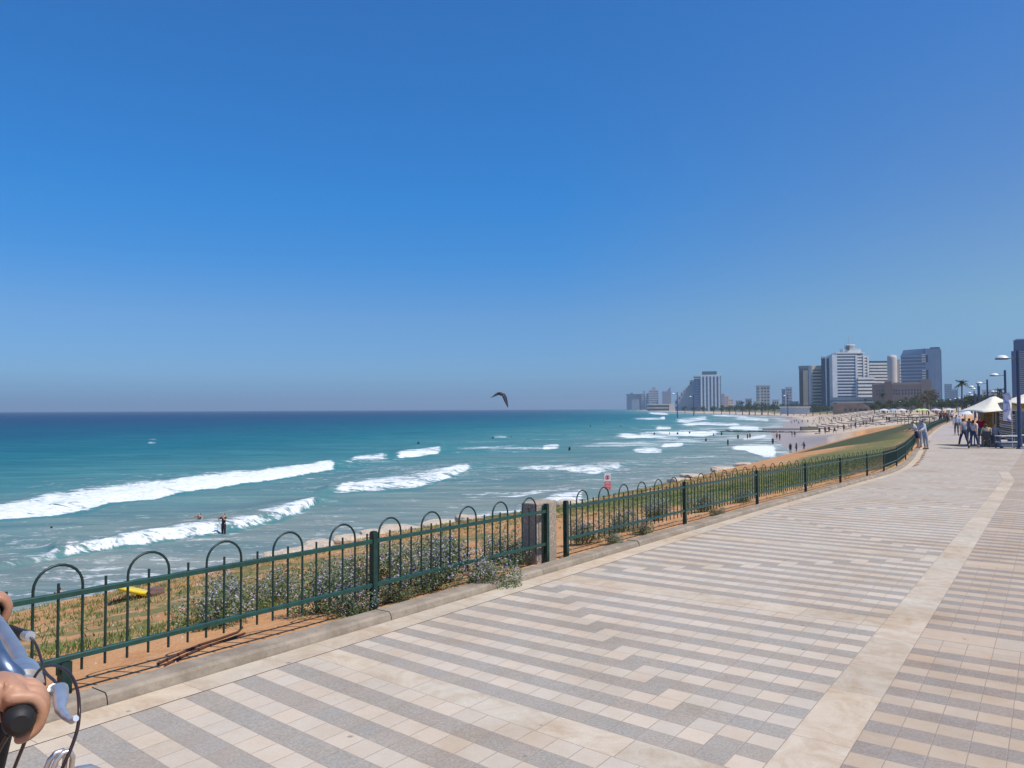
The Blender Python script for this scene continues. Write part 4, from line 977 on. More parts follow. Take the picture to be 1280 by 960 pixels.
far = [  # u, v(feet/waterline), depth, shirt, label
 (523, 556, .9, (.02, .03, .03), 'swimmer in dark wetsuit left of the long breaking crest, far out'),
 (616, 548.5, 1.1, (.02, .02, .03), 'dark swimmer just left of the small whitecap'),
 (639, 547.5, 1.2, (.03, .03, .04), 'swimmer right of the small whitecap'),
 (712, 563, .9, (.15, .03, .03), 'reddish swimmer in the flat water past the middle breaker'),
 (738, 533, 1.0, (.02, .02, .03), 'lone dark swimmer far out above the right breakers'),
 (776, 533.5, 1.0, (.02, .02, .03), 'lone dark swimmer far out right of the first lone swimmer'),
 (755, 527, 1.0, (.02, .02, .03), 'most distant dark swimmer near the coast line'),
 (818, 544, .8, (.03, .02, .03), 'bather in the foam of the long right breaker, leftmost'),
 (837, 543.5, .8, (.03, .02, .03), 'bather in the foam of the long right breaker, second from left'),
 (847, 543.5, .8, (.03, .02, .03), 'bather in the foam of the long right breaker, third from left'),
 (862, 542.5, .8, (.10, .05, .05), 'bather in the foam of the long right breaker, rightmost'),
 (892, 545, .9, (.03, .03, .05), 'bather in calm water below the breakwater, left'),
 (902, 544, .7, (.03, .03, .05), 'bather standing in calm water at the seaward end of the breakwater'),
 (882.5, 551.5, .9, (.04, .04, .05), 'small bather in calm water left of the large dark one'),
 (910, 557.5, .25, (.025, .02, .03), 'dark wader standing alone left of the shore wash'),
 (922.5, 548.5, .5, (.02, .02, .03), 'bather bending in the water above the shore wash'),
 (934.5, 548.5, .3, (.02, .02, .03), 'left one of a pair of waders above the shore wash'),
 (937.5, 548, .3, (.03, .02, .02), 'right one of a pair of waders above the shore wash'),
 (966, 556, .2, (.30, .25, .25), 'wader standing in the shore wash'),
]
base_p = person(STAND, far[0][3], (.03, .03, .05), (.02, .02, .02), far[0][4], 'shorts', sub=0, shoes=None, skin=SKIN2)
q = sea_loc(far[0][0], far[0][1]); base_p.location = (q.x, q.y, ZS - far[0][2]); label(base_p, group='bathers far off')
tmpl = [base_p] + [None] * 3
k_ = [('shorts', (.45, .05, .05), None), ('shorts', (.05, .08, .25), SKIN), ('shorts', (.55, .55, .55), (.7, .7, .7))]
T2 = person(WALK1, None, (.04, .05, .15), (.02, .02, .02), 'x', 'shorts', sub=0, shoes=None, skin=SKIN2)
T3 = person(STAND, (.35, .06, .05), (.05, .05, .05), (.02, .02, .02), 'x', 'shorts', sub=0, shoes=None)
T4 = person(WALK2, (.55, .55, .52), (.35, .30, .22), (.02, .02, .02), 'x', 'trousers', sub=0, shoes=None)
for i, (u, v, dpt, c, lab) in enumerate(far[1:]):
    q = sea_loc(u, v); copy_thing([base_p, base_p, base_p][i % 3], (q.x, q.y, ZS - dpt), i * 1.1, label=lab, category='person', group='bathers far off')
BP = [  # people on the beach: u, v(feet), template, label
 (988, 559.5, 0, 'dark beach walker on the wet sand, left one of the nearest pair'), (995.5, 559, 0, 'dark beach walker on the wet sand, right one of the nearest pair'), (1005, 558, 1, 'beach walker just right of the nearest dark pair'),
 (971, 545, 1, 'beach walker at the end of the breakwater, left'), (974.5, 546, 0, 'beach walker at the end of the breakwater, right'), (990, 543, 0, 'walker behind the wet sand left of the breakwater root'), (993.5, 543, 1, 'second walker behind the wet sand by the breakwater root'),
 (1024.5, 544, 0, 'beach walker on dry sand, leftmost of the line above the lawn'), (1031, 541, 0, 'dark beach walker second in the line above the lawn'), (1032, 545.5, 2, 'person sitting low on the sand below the dark walker'), (1036.5, 544, 0, 'dark beach walker third in the line above the lawn'),
 (1043.5, 549.5, 1, 'beach walker nearest to the edge of the lawn'), (1047.5, 540.5, 0, 'beach walker in front of the pale stone steps, left'), (1055, 547, 2, 'red clad person crouching on the sand above the lawn'), (1061.5, 541, 3, 'pale clad beach walker before the stone steps'), (1064, 544, 2, 'reddish beach walker right of the pale clad one'), (1069.5, 540.5, 0, 'beach walker in front of the stone steps, middle'), (1075.5, 540, 3, 'beach walker in front of the stone steps, right'), (1079.5, 537, 0, 'dark beach walker by the lowest steps near the lawn'), (1083, 540, 1, 'beach walker where the steps meet the lawn'),
 (1108.5, 527, 0, 'dark person striding down the dirt slope left of the railing'), (1111.5, 527.5, 0, 'second dark person on the dirt slope left of the railing'), (1104, 524.5, 1, 'person standing at the top of the steps left of the striding pair'), (1120, 523, 2, 'person in red at the left end of the railing'),
]
TM = [base_p, T2, T3, T4]; firstuse = {1: T2, 2: T3, 3: T4}
for i, (u, v, t_, lab) in enumerate(BP):
    q = PZ(u, v, -5.45)
    if u > 1095: q = on_ground(u, v, 120, 900)
    q.z = ground_z(q.x, q.y)
    if t_ in firstuse: o = firstuse.pop(t_); o.location = q; o.rotation_euler = (0, 0, i * .9); label(o, lab, 'person', 'people on the beach')
    else: copy_thing(TM[t_], q, i * .9, label=lab, category='person', group='people on the beach')

# ------------------------------------------------------------------ street lamps
LAMPM = mat('lamp_post_blue', (.035, .055, .13), .45, var=.1); DOME = mat('lamp_dome', (.75, .78, .80), .3, var=.03); LDK = mat('lamp_underside', (.05, .06, .07), .5)
def lamp_proto(double):
    r = empty('street_lamp', (0, 0, 0)); H_ = 5.05
    MB().tube([(0, 0, -.1), (0, 0, 1.2), (0, 0, H_ + .45)], [.115, .10, .085], 14).build('pole', LAMPM, r)
    MB().lathe((0, 0, 0), [(.2, 0), (.2, .04), (.13, .06), (.125, .16)], 14).build('base', LAMPM, r)
    for sgn in ((-1, 1) if double else (-1,)):
        a = MB().tube([(0, 0, H_ + .02), (sgn * .62, 0, H_ + .02)], .022, 8).build('arm', LDK, r)
        hd = MB().lathe((sgn * .88, 0, H_), [(.0, .21), (.12, .20), (.22, .16), (.30, .08), (.33, .02)], 20).build('lamp_head', DOME, r)
        MB().lathe((sgn * .88, 0, H_), [(.335, .022), (.345, -.02), (.30, -.045), (.0, -.055)], 20).build('rim', LDK, hd)
    return r
lp2 = lamp_proto(True); p = PY(1275, 562, 43.); lp2.location = (p.x, p.y, fz(p.x, p.y)); label(lp2, 'blue street lamp with two white dome heads beside the kiosk, the nearest and tallest', 'street lamp', 'street lamps')
lp1 = lamp_proto(False); fst = True
LPS = [(1243.5, 468, 5.05, 'tall blue street lamp with one dome, second in the row behind the cream awning'), (1224.5, 478.3, 5.05, 'blue street lamp with one dome, third in the row left of the awning'), (1217, 485.5, 5.05, 'blue street lamp, fourth in the row left of the awning'), (1214.5, 483, 5.05, 'blue street lamp overlapping the fourth one in the row'), (1212, 490.7, 5.05, 'blue street lamp, sixth in the row and smaller'), (1214.5, 493.7, 5.05, 'blue street lamp, seventh in the row and lowest'),
       (1199, 497, 5.05, 'distant street lamp right of the tall palm trunk, against the trees'), (1194, 498, 5.05, 'distant street lamp just left of the tall palm'), (1188, 499.5, 5.05, 'distant street lamp between the glass tower and the tall palm'), (1171, 501.5, 5.05, 'distant street lamp before the blue glass tower'), (1152.5, 503.8, 5.05, 'distant street lamp in front of the brown hotel, right'), (1136, 503.5, 5.05, 'distant street lamp in front of the brown hotel, middle'), (1139, 504.6, 5.05, 'distant street lamp close beside the middle one before the brown hotel'), (1125, 502, 5.05, 'distant street lamp in front of the brown hotel, left'),
       (1241, 489, 5.05, 'distant street lamp seen just above the cream awning'), (1246, 489.5, 5.05, 'distant street lamp above the awning, right of the other'), (844.5, 492, 9, 'far street lamp with a bright dome left of the stepped tower'), (865.3, 495.5, 9, 'far street lamp with a bright dome before the tall striped tower'), (983, 494.5, 9, 'far street lamp rising by the pair of distant blocks')]
for i, (u, v, hh, lab) in enumerate(LPS):
    hv = 514 - 3 * u / 700.; el_ = hv - v; hcam = 5.05 + (-.65 - H0)      # height of the dome over the eye
    sc = 1. if hh < 6 else 1.5
    Y_ = (hh * (1 if hh < 6 else 1.) + (-.65 if hh < 6 else -1.5) - H0) * F / el_ * (1. if hh < 6 else 1.3); Y_ = min(Y_, 560)
    p = PY(u + 880 / Y_, 512, Y_); z = max(ground_z(p.x, p.y), -3) ; zt_ = PY(u, v, Y_).z; s_ = (zt_ - z) / 5.15
    if fst: o = lp1; o.location = (p.x, p.y, z); o.scale = (s_,) * 3; fst = False; label(o, lab, 'street lamp', 'street lamps')
    else: copy_thing(lp1, (p.x, p.y, z), 0, s_, label=lab, category='street lamp', group='street lamps')

# ------------------------------------------------------------------ kiosk with cream awnings
CAN = mat('cream_canvas', (.78, .73, .60), .8, var=.05); OCH = mat('ochre_canvas', (.50, .30, .08), .8, var=.1)
def awning(name, cx, cy, z0, hx, hy, rise, m_, lab, rz=0, valance=.16, poles=True):
    r = empty(name, (cx, cy, fz(cx, cy)), rz); label(r, lab, 'awning'); zb = z0
    vs = []; n = 8
    P = [(-hx, -hy), (hx, -hy), (hx, hy), (-hx, hy)]; ring = []
    for i in range(4):
        a, b = P[i], P[(i + 1) % 4]
        for k in range(n): q = k / n; ring.append((a[0] + (b[0] - a[0]) * q, a[1] + (b[1] - a[1]) * q, -.10 * math.sin(math.pi * q) * -1))
    lv = 6; m = MB()
    for j in range(lv + 1):
        k = j / lv; h_ = rise * (k ** 1.25)
        for x, y, sg_ in ring: vs.append((x * (1 - k * .985), y * (1 - k * .985), zb + h_ + sg_ * (1 - k)))
    N = len(ring); fs = [(j * N + i, j * N + (i + 1) % N, (j + 1) * N + (i + 1) % N, (j + 1) * N + i) for j in range(lv) for i in range(N)]
    m.add(vs, fs, True); c = m.build('canopy', m_, r); sd = c.modifiers.new('t', 'SOLIDIFY'); sd.thickness = .012
    MB().lathe((0, 0, zb + rise - .04), [(.09, 0), (.09, .07), (.02, .12)], 10).build('finial', LDK, r)
    if poles:
        MB().tube([(0, 0, 0), (0, 0, zb + rise - .03)], .03, 8).build('pole', LDK, r)
        m = MB()
        for x, y in P: m.tube([(0, 0, zb + rise * .72), (x * .97, y * .97, zb - .01)], .012, 5)
        m.build('ribs', LDK, r)
    return r
KY = 46.
a = PY(1216, 515.5, KY); pk = PY(1247, 494.5, KY); b_ = PY(1281, 515, KY)
awning('awning', pk.x + .15, KY + .6, a.z + .62 + .03, (b_.x - a.x) / 2, 1.5, pk.z - a.z, CAN, 'large cream canvas awning with a pointed top over the kiosk')
p = PY(1296, 493, 44.5); awning('awning', p.x, 45.4, p.z + .65 - .55, 1.35, 1.3, .62, CAN, 'cream canvas awning with ochre underside at the right edge', poles=True)
q = PY(1284, 512, 45.5)
ms = MB(); ms.box((q.x + .6, 46.3, q.z + .65 + fz(q.x, 46) + .32), (2.2, .05, .60)); ms.build('ochre_curtain', OCH, label='ochre canvas curtain hanging under the right awning', category='curtain')
# display rack of striped magazines
p = PY(1259, 541, 45.6); rk = empty('display_rack', (p.x, 45.6, fz(p.x, 45.6))); label(rk, 'tall display rack with slanting pale and dark stripes of goods under the awning', 'display rack')
RWH = mat('rack_white', (.66, .64, .60), .6); RDK = mat('rack_dark', (.07, .065, .07), .6)
MB().box((0, .14, 1.28), (.98, .05, 1.75)).build('back_panel', RDK, rk)
for i in range(12):
    m = MB(); m.box((0, 0, 0), (.9, .16, .05)); o = m.build('tray', RWH if i % 3 != 1 else mat('rack_pink', (.5, .33, .30), .6), rk); o.location = (0, .02, .52 + i * .13); o.rotation_euler = (.5, .16, 0)
for sx_ in (-.49, .49): MB().box((sx_, .1, 1.08), (.035, .14, 2.16)).build('side_post', RDK, rk)
# tables / benches
WT = mat('table_white', (.72, .73, .74), .5, var=.04); GM = mat('grey_metal', (.12, .15, .19), .5)
def table(x, y, w_, d_, h_, lab, shelf=None, rz=0, cat='table', top=WT):
    r = empty(cat.replace(' ', '_'), (x, y, fz(x, y)), rz); label(r, lab, cat)
    MB().box((0, 0, h_), (w_, d_, .05)).build('tabletop' if cat == 'table' else 'seat', top, r)
    if shelf: MB().box((0, 0, shelf), (w_ * .96, d_ * .9, .05)).build('shelf', WT, r)
    for a_ in (-1, 1):
        for b2 in (-1, 1): MB().box((a_ * (w_ / 2 - .05), b2 * (d_ / 2 - .05), h_ / 2 - .012), (.05, .05, h_ - .03)).build('leg', GM, r)
    return r
p = PY(1262, 558, 43.6); tb = table(p.x, 43.8, 1.15, .5, .70, 'white topped metal trolley table with a lower shelf beside the nearest lamp', .36)
for i, sx_ in enumerate((-.48, .48)): 
    o = MB().tube([(-.03, 0, 0), (.03, 0, 0)], .08, 12).build('wheel', GM, tb); o.location = (sx_, -.28, .08)
MB().box((0, .0, .2), (1.0, .4, .22)).build('storage_box', GM, tb)
p = PY(1282, 556, 44.4); table(p.x + .25, 44.6, 1.1, .6, .72, 'white topped table behind the nearest lamp at the right edge')
p = PY(1236, 556, 45.5); table(p.x, 46.2, 1.15, .45, .66, 'long dark bench table under the awning by the red shirted person', top=RDK)
def chair(x, y, rz, lab):
    r = empty('chair', (x, y, fz(x, y)), rz); label(r, lab, 'chair', 'kiosk chairs')
    MB().box((0, 0, .45), (.42, .42, .04)).build('seat', RDK, r); MB().box((0, -.2, .72), (.42, .03, .42)).build('backrest', RDK, r)
    for a_ in (-1, 1):
        for b2 in (-1, 1): MB().box((a_ * .19, b2 * .19, .215), (.03, .03, .43)).build('leg', GM, r)
    return r
p1 = PY(1233.5, 555, 45.); chair(p1.x, 45., away, 'dark chair carrying the beige shirted customer at the kiosk')
person(SIT, (.50, .43, .30), (.30, .25, .22), (.05, .03, .02), 'person in a beige shirt seated at the kiosk with back turned', 'trousers', 'long', loc=(p1.x, 45., fz(p1.x, 45.) + .0), rz=away, h=1.74)
p2 = PY(1244, 555, 45.4); chair(p2.x, 45.4, toward, 'dark chair next to the display rack under the awning')
person(SIT, (.30, .33, .42), (.12, .12, .14), (.04, .03, .02), 'person in a grey blue top seated left of the display rack', 'trousers', loc=(p2.x, 45.4, fz(p2.x, 45.4)), rz=toward)
p = PY(1234, 525, 47.5); m = MB().box((p.x, 47.6, fz(p.x, 47.6) + 1.35), (.52, .4, 1.5)); m.box((p.x, 47.6, fz(p.x, 47.6) + .3), (.46, .36, .6)); m.build('drinks_cabinet', mat('ochre_cabinet', (.26, .15, .03), .5, var=.35, scale=9), label='tall ochre drinks cabinet under the left part of the awning', category='cabinet')
p = PY(1242, 525, 47.8); MB().box((p.x, 47.9, fz(p.x, 47.9) + 1.1), (.35, .35, 2.2)).build('kiosk_pillar', mat('beige_panel', (.42, .36, .27), .6), label='beige square pillar between the ochre cabinet and the display rack', category='pillar')
# kiosk hut body deeper under the awning and beyond the frame
p = PY(1300, 540, 50); kh = empty('kiosk', (p.x + .8, 50., fz(p.x, 50.))); label(kh, 'small grey kiosk hut behind the display rack under the awnings', 'kiosk')
MB().box((0, 0, 1.25), (4.2, 2.6, 2.5)).build('wall', mat('kiosk_wall', (.24, .25, .27), .7, var=.15), kh); MB().box((0, 0, 2.56), (4.5, 2.9, .12)).build('roof', GM, kh); MB().box((-.8, -1.32, 1.5), (2.2, .06, 1.0)).build('counter_opening', RDK, kh); MB().box((-.8, -1.45, .98), (2.4, .35, .05)).build('counter', WT, kh)
p = PY(1282, 530, 45.2); m = MB()
for i, c in enumerate((0, 1, 2)): pass
MB().box((p.x + .35, 45.2, fz(p.x, 45.2) + 1.45), (.7, .3, .5)).build('merchandise_box', mat('maroon_goods', (.28, .05, .06), .7, var=.4, scale=12), label='maroon box of goods hanging at the right edge under the awning', category='box')
p = PY(1280, 549, 45.); MB().box((p.x + .4, 45., fz(p.x, 45.) + .92), (.8, .35, .36)).build('fruit_crate', mat('green_goods', (.30, .42, .10), .7, var=.4, scale=12), label='green fruit crate on the right edge table', category='crate')
# feather flag
p = PY(1264, 540, 43.2); fl_ = empty('feather_flag', (p.x, 43.3, fz(p.x, 43.3))); label(fl_, 'white and lilac feather flag on a thin pole left of the nearest lamp', 'flag')
MB().tube([(.12, 0, 0), (.12, 0, 2.7), (.02, 0, 3.05), (-.22, 0, 3.12)], .012, 6).build('pole', WT, fl_)
vs = []; n = 14
for i in range(n + 1):
    k = i / n; z = 1.55 + 1.52 * k; w0 = .12 - .12 * max(0, k - .8) * 3; w1 = -.36 + .12 * max(0, k - .75) * 2; vs += [(w0, .012 * math.sin(k * 7), z), ((w0 + w1) / 2, .05 * math.sin(k * 9), z), (w1, .02 * math.sin(k * 6 + 1), z + .02)]
fm = NT('flag_cloth'); tco = fm.obj(); fsx = fm.n('SeparateXYZ', {0: tco}); FLM = fm.fin(base=fm.mix(fm.step(fm.noise(tco, 2.2, 2), .5, .62), (.74, .74, .80, 1), (.25, .32, .72, 1)), rough=.8)
m = MB(); m.add(vs, [(i * 3 + j, i * 3 + j + 1, i * 3 + j + 4, i * 3 + j + 3) for i in range(n) for j in range(2)], True); o = m.build('flag_cloth', FLM, fl_); sd = o.modifiers.new('t', 'SOLIDIFY'); sd.thickness = .004

bmat_n = mat('navy_ring', (.03, .06, .12), .25)
# ------------------------------------------------------------------ bicycle and rider at the left edge
AX = Vector((.600, -.800, 0.0)); FW = Vector((.800, .600, 0)); UP = Vector((0, 0, 1))
E0 = PY(25, 905, .95)                                     # end of the near grip
BC = E0 - AX * .335 + UP * .0
CHR = mat('chrome', (.70, .68, .65), .42, .9, var=.1, scale=30); BLK = mat('grip_rubber', (.012, .012, .013), .6); STL = mat('cable_housing', (.035, .018, .016), .4); PNT = mat('frame_paint', (.10, .16, .26), .25, .3, var=.1); ALU = mat('brushed_alloy', (.62, .64, .66), .42, .75, var=.12, scale=30)
def L(a, f, u): return E0 + AX * a + FW * f + UP * u        # a: outward along the bar, f: forward, u: up
bk = empty('bicycle', (BC.x, BC.y, 0)); label(bk, 'bicycle entering at the left edge with silver handlebar, black grips and brake levers', 'bicycle')
def bp_(m, name, mt, parent=bk):
    m.v = [tuple(Vector(v) - Vector((BC.x, BC.y, 0))) for v in m.v]; return m.build(name, mt, parent)
farE = L(-.66, -.0, .0)
hb = bp_(MB().tube([L(-.10, 0, 0), L(-.17, .01, -.004), L(-.24, .03, -.03), L(-.335, .03, -.045), L(-.43, .03, -.03), L(-.52, .01, -.004), L(-.62, 0, 0)], .0125, 12), 'handlebar', CHR)
for a0, a1, s_ in ((0., -.125, 1), (-.60, -.725, -1)):
    g = MB(); g.tube([L(a0, 0, 0), L(a0 - .004 * s_, 0, 0), L(a0 - .012 * s_, 0, 0), L(a0 - .03 * s_, 0, 0), L(a0 - .1 * s_, 0, 0), L(a1, 0, 0)] if s_ > 0 else [L(a1, 0, 0), L(a1 + .004, 0, 0), L(a1 + .012, 0, 0), L(a1 + .03, 0, 0), L(a0 - .0, 0, 0)], [.010, .0155, .0186, .018, .016, .017] if s_ > 0 else [.010, .0155, .0186, .018, .016], 24)
    bp_(g, 'grip', BLK)
bp_(MB().tube([L(-.335, -.02, -.26), L(-.335, .012, -.09), L(-.335, .03, -.045)], [.011, .012, .018], 14), 'stem', BLK)
bp_(MB().tube([L(-.30, .03, -.045), L(-.37, .03, -.045)], .026, 16), 'stem_clamp', CHR)
bp_(MB().tube([L(-.335, -.02, -.25), L(-.335, -.035, -.36)], .026, 14), 'head_tube', PNT)
# alloy stem cover between the arms of the bar
COV = mat('cover_alloy', (.20, .27, .36), .35, .8, var=.15, scale=30)
li = bp_(MB().tube([PY(30, 858, 1.22), PY(18, 847, 1.2), PY(5, 834, 1.2), PY(-3, 818, 1.22), PY(-8, 803, 1.25)], [.013, .0155, .014, .012, .010], 18), 'stem_cover', COV)
bp_(MB().tube([PY(35, 861, 1.225), PY(28, 856, 1.22)], [.0145, .0155], 16), 'stem_ring', bmat_n)
# near brake lever (placed so that it shows where the photograph has it)
Q = [PY(60, 872, 1.07), PY(68, 862, 1.06), PY(76, 862, 1.04), PY(76, 876, 1.0), PY(75, 887, .97), PY(82, 896, .95), PY(90, 901, .93), PY(95, 898, .925)]
lv = bp_(MB().tube([Q[1], Q[2], Q[3], Q[4], Q[5], Q[6], Q[7]], [.007, .0095, .009, .0060, .0046, .0040, .0036], 12), 'brake_lever', ALU)
bp_(MB().tube([L(-.135, 0, 0), L(-.155, 0, 0)], .02, 14), 'lever_clamp', BLK); bp_(MB().tube([L(-.145, .012, 0), Q[0], Q[1]], [.009, .009, .009], 10), 'lever_body', ALU)
R_ = [PY(-2, 786, 1.48), PY(12, 790, 1.45), PY(24, 793, 1.42), PY(35, 794, 1.38)]
bp_(MB().tube([L(-.59, 0, 0), R_[0], R_[1], R_[2], R_[3]], [.012, .014, .013, .011, .009], 10), 'brake_lever', BLK); bp_(MB().tube([PY(31, 794, 1.385), PY(38, 795, 1.37)], .0085, 10), 'lever_end', ALU)
def cable(pts, r=.0022, nm='brake_cable'):
    P = [PY(*p) for p in pts]; out_ = []
    for i in range(len(P) - 1):
        p0, p1, p2, p3 = P[max(i - 1, 0)], P[i], P[i + 1], P[min(i + 2, len(P) - 1)]
        for k in range(6):
            t = k / 6; out_.append(.5 * ((2 * p1) + (-p0 + p2) * t + (2 * p0 - 5 * p1 + 4 * p2 - p3) * t * t + (-p0 + 3 * p1 - 3 * p2 + p3) * t ** 3))
    out_.append(P[-1]); bp_(MB().tube(out_, r, 8), nm, STL)
cable([(39, 797, 1.37), (46, 808, 1.34), (52, 826, 1.3), (55, 840, 1.26), (56, 856, 1.22)])
cable([(38, 858, 1.22), (44, 845, 1.18), (54, 834, 1.14), (70, 832, 1.1), (86, 841, 1.06), (96, 860, 1.03), (99, 885, 1.0), (97, 910, .99), (89, 935, .98), (78, 960, .97), (68, 985, .98)])
cable([(54, 836, 1.2), (60, 844, 1.16), (68, 851, 1.12), (72, 858, 1.08)])
cable([(10, 919, .98), (0, 936, .99), (-12, 960, 1.0)], .0023)
cable([(36, 914, .99), (28, 935, 1.), (18, 960, 1.02), (10, 985, 1.04)], .0023)
# chromed cable guides on the front carrier
for dx in (0, 9): bp_(MB().tube([PY(56 + dx, 965, .97), PY(62 + dx, 950, .97), PY(70 + dx, 941, .975), PY(78 + dx, 938, .98), PY(82 + dx, 946, .985), PY(80 + dx, 962, .99)], .0034, 8), 'carrier_loop', CHR)
bp_(MB().tube([PY(95, 962, .95), PY(112, 959, .97), PY(130, 966, 1.)], .004, 8), 'carrier_rail', CHR)
# wheels, fork and frame stand below the frame of the picture
def wheel(c, r=.335):
    w_ = MB(); P = [c + FW * math.cos(a) * r + UP * math.sin(a) * r for a in np.linspace(0, 2 * math.pi, 40, endpoint=False)]; w_.tube(P, .018, 8, closed=True); t_ = bp_(w_, 'tyre', BLK)
    P = [c + FW * math.cos(a) * (r - .025) + UP * math.sin(a) * (r - .025) for a in np.linspace(0, 2 * math.pi, 40, endpoint=False)]; bp_(MB().tube(P, .009, 6, closed=True), 'rim', CHR, )
    m = MB()
    for a in np.linspace(0, 2 * math.pi, 24, endpoint=False): m.tube([c, c + FW * math.cos(a) * (r - .03) + UP * math.sin(a) * (r - .03)], .0012, 4)
    bp_(m, 'spokes', CHR); bp_(MB().tube([c - AX * .05, c + AX * .05], .02, 10), 'hub', CHR)
gz0 = fz(BC.x, BC.y); fwc = L(-.335, .10, 0); fwc.z = gz0 + .353; rwc = fwc - FW * 1.05; rwc.z = gz0 + .353; bb = fwc - FW * .60; bb.z = gz0 + .30
ht = L(-.335, -.035, -.36); seat = L(-.335, -.62, -.33)
wheel(fwc); wheel(rwc)
for s_ in (-1, 1): bp_(MB().tube([ht, ht + AX * .05 * s_ - UP * .12, fwc + AX * .05 * s_], [.016, .014, .009], 8), 'fork', PNT); bp_(MB().tube([seat - UP * .05 + AX * .01 * s_, rwc + AX * .05 * s_], .009, 8), 'seat_stay', PNT); bp_(MB().tube([bb + AX * .02 * s_, rwc + AX * .05 * s_], .010, 8), 'chain_stay', PNT)
bp_(MB().tube([ht + UP * .05, seat - UP * .08], .016, 10), 'top_tube', PNT); bp_(MB().tube([ht, bb], .019, 10), 'down_tube', PNT); bp_(MB().tube([bb, seat], .016, 10), 'seat_tube', PNT)
sd_ = seat + UP * .08; bp_(MB().tube([sd_ + FW * .12, sd_ + FW * .04, sd_ - FW * .06, sd_ - FW * .13], [.02, .035, .065, .06], 12), 'saddle', BLK)
bp_(MB().tube([bb - AX * .06, bb + AX * .06], .02, 10), 'crank_axle', CHR)
for s_ in (-1, 1): e = bb + AX * .07 * s_ + (FW * .1 + UP * -.13) * s_; bp_(MB().tube([bb + AX * .07 * s_, e], .009, 8), 'crank', CHR); bp_(MB().box(tuple(e + AX * .05 * s_), (.09, .09, .02)), 'pedal', BLK)
# rider: one body mesh (hands with five fingers closed on the grips)
sh_c = sd_ + UP * .50 + FW * .20; Jr = {'pelvis': sd_ + UP * .09, 'belly': sd_ + UP * .24 + FW * .05, 'chest': sd_ + UP * .41 + FW * .13, 'neck': sd_ + UP * .60 + FW * .20, 'skull': sd_ + UP * .73 + FW * .23, 'crown': sd_ + UP * .82 + FW * .23, 'nose': sd_ + UP * .72 + FW * .32}
wrN = L(-.045, -.09, .028); wrF = L(-.67, -.09, .028)
for s_, n, wr in ((1, 'R', wrN), (-1, 'L', wrF)):
    Jr['sh' + n] = sh_c + AX * .18 * s_; Jr['wr' + n] = wr; mid_ = (Jr['sh' + n] + wr) / 2; Jr['el' + n] = mid_ - UP * .07 + AX * .05 * s_ - FW * .03
    Jr['ha' + n] = wr + (L(-.05 if s_ > 0 else -.67, -.03, .045) - wr) * .8
    Jr['hp' + n] = sd_ + UP * .05 + AX * .10 * s_; pd_ = bb + AX * .12 * s_ + (FW * .1 + UP * -.13) * s_
    Jr['an' + n] = pd_ + UP * .08 - FW * .05; k_m = (Jr['hp' + n] + Jr['an' + n]) / 2 + FW * .20 * (1.1 if s_ < 0 else .8); Jr['kn' + n] = k_m; Jr['to' + n] = pd_ + UP * .04 + FW * .10; Jr['he' + n] = pd_ + UP * .04 - FW * .09
RR = dict(RB); RR.update({'wrL': .030, 'wrR': .030, 'haL': (.028, .036), 'haR': (.028, .036), 'elL': .042, 'elR': .042})
bmr = bmesh.new(); body = part_mesh('rider', Jr, BODY, RR, 0, 1); bmr.from_mesh(body)
def hand(sgn, a_out, wr):
    """fingers wrap a grip; a runs inward from the outer edge of the palm"""
    out_m = []
    def LL(a, f, u): return L(a_out - sgn * a, f, u)
    kn = [(.017, .021, .017, .72), (.036, .025, .019, .80), (.055, .026, .020, .84), (.073, .024, .019, .78)]
    # palm
    vs = [wr, LL(.046, -.045, .029)]; rad = [.027, (.022, .029)]; ed = [(0, 1)]
    for a, f, u, k in kn: vs.append(LL(a, f * .55, u + .007)); rad.append(.0135); ed.append((1, len(vs) - 1))
    out_m.append(skin_mesh('palm', vs, ed, rad, 0, 2))
    vs = [LL(.050, -.04, .034), LL(.045, -.036, .008), LL(.05, -.030, -.012)]; out_m.append(skin_mesh('heel', vs, [(0, 1), (1, 2)], [.024, .020, .013], 0, 2))
    for a, f, u, k in kn:
        P = [LL(a, -.018, .027), LL(a, f * .8, u + .005), LL(a - .001, .037 * k, .004), LL(a, .030 * k, -.022 * k), LL(a + .001, .008, -.027), LL(a + .001, -.006, -.027)]
        out_m.append(skin_mesh('finger', P, [(i, i + 1) for i in range(5)], [.011, .0125 * k, .0115 * k, .0108 * k, .0098 * k, .0075], 0, 2))
    P = [LL(.075, -.040, .032), LL(.098, -.034, .012), LL(.104, -.018, -.014), LL(.098, .002, -.028), LL(.09, .016, -.030)]
    out_m.append(skin_mesh('thumb', P, [(i, i + 1) for i in range(4)], [.016, .0125, .011, .0100, .0075], 0, 2))
    return out_m
hands = []
for sgn, a_out, wr in ((1, -.006, wrN), (-1, -.722, wrF)):
    for me_ in hand(sgn, a_out, wr): hands.append(me_)
bh = bmesh.new()
for me_ in hands: bh.from_mesh(me_)
tmp = bpy.data.meshes.new('h'); bh.to_mesh(tmp); bh.free(); to = bpy.data.objects.new('h', tmp); COL.objects.link(to)
rm = to.modifiers.new('r', 'REMESH'); rm.mode = 'VOXEL'; rm.voxel_size = .0022; rm.use_smooth_shade = True; sm_ = to.modifiers.new('s', 'SMOOTH'); sm_.factor = .5; sm_.iterations = 5
hm = bpy.data.meshes.new_from_object(to.evaluated_get(bpy.context.evaluated_depsgraph_get())); bpy.data.objects.remove(to); bmr.from_mesh(hm)
me_ = bpy.data.meshes.new('person'); bmr.to_mesh(me_); bmr.free(); me_.polygons.foreach_set('use_smooth', [True] * len(me_.polygons))
st = NT('tanned_skin'); sp_ = st.obj(); sn = st.noise(sp_, 9, 4); sn2 = st.noise(sp_, 160, 3)
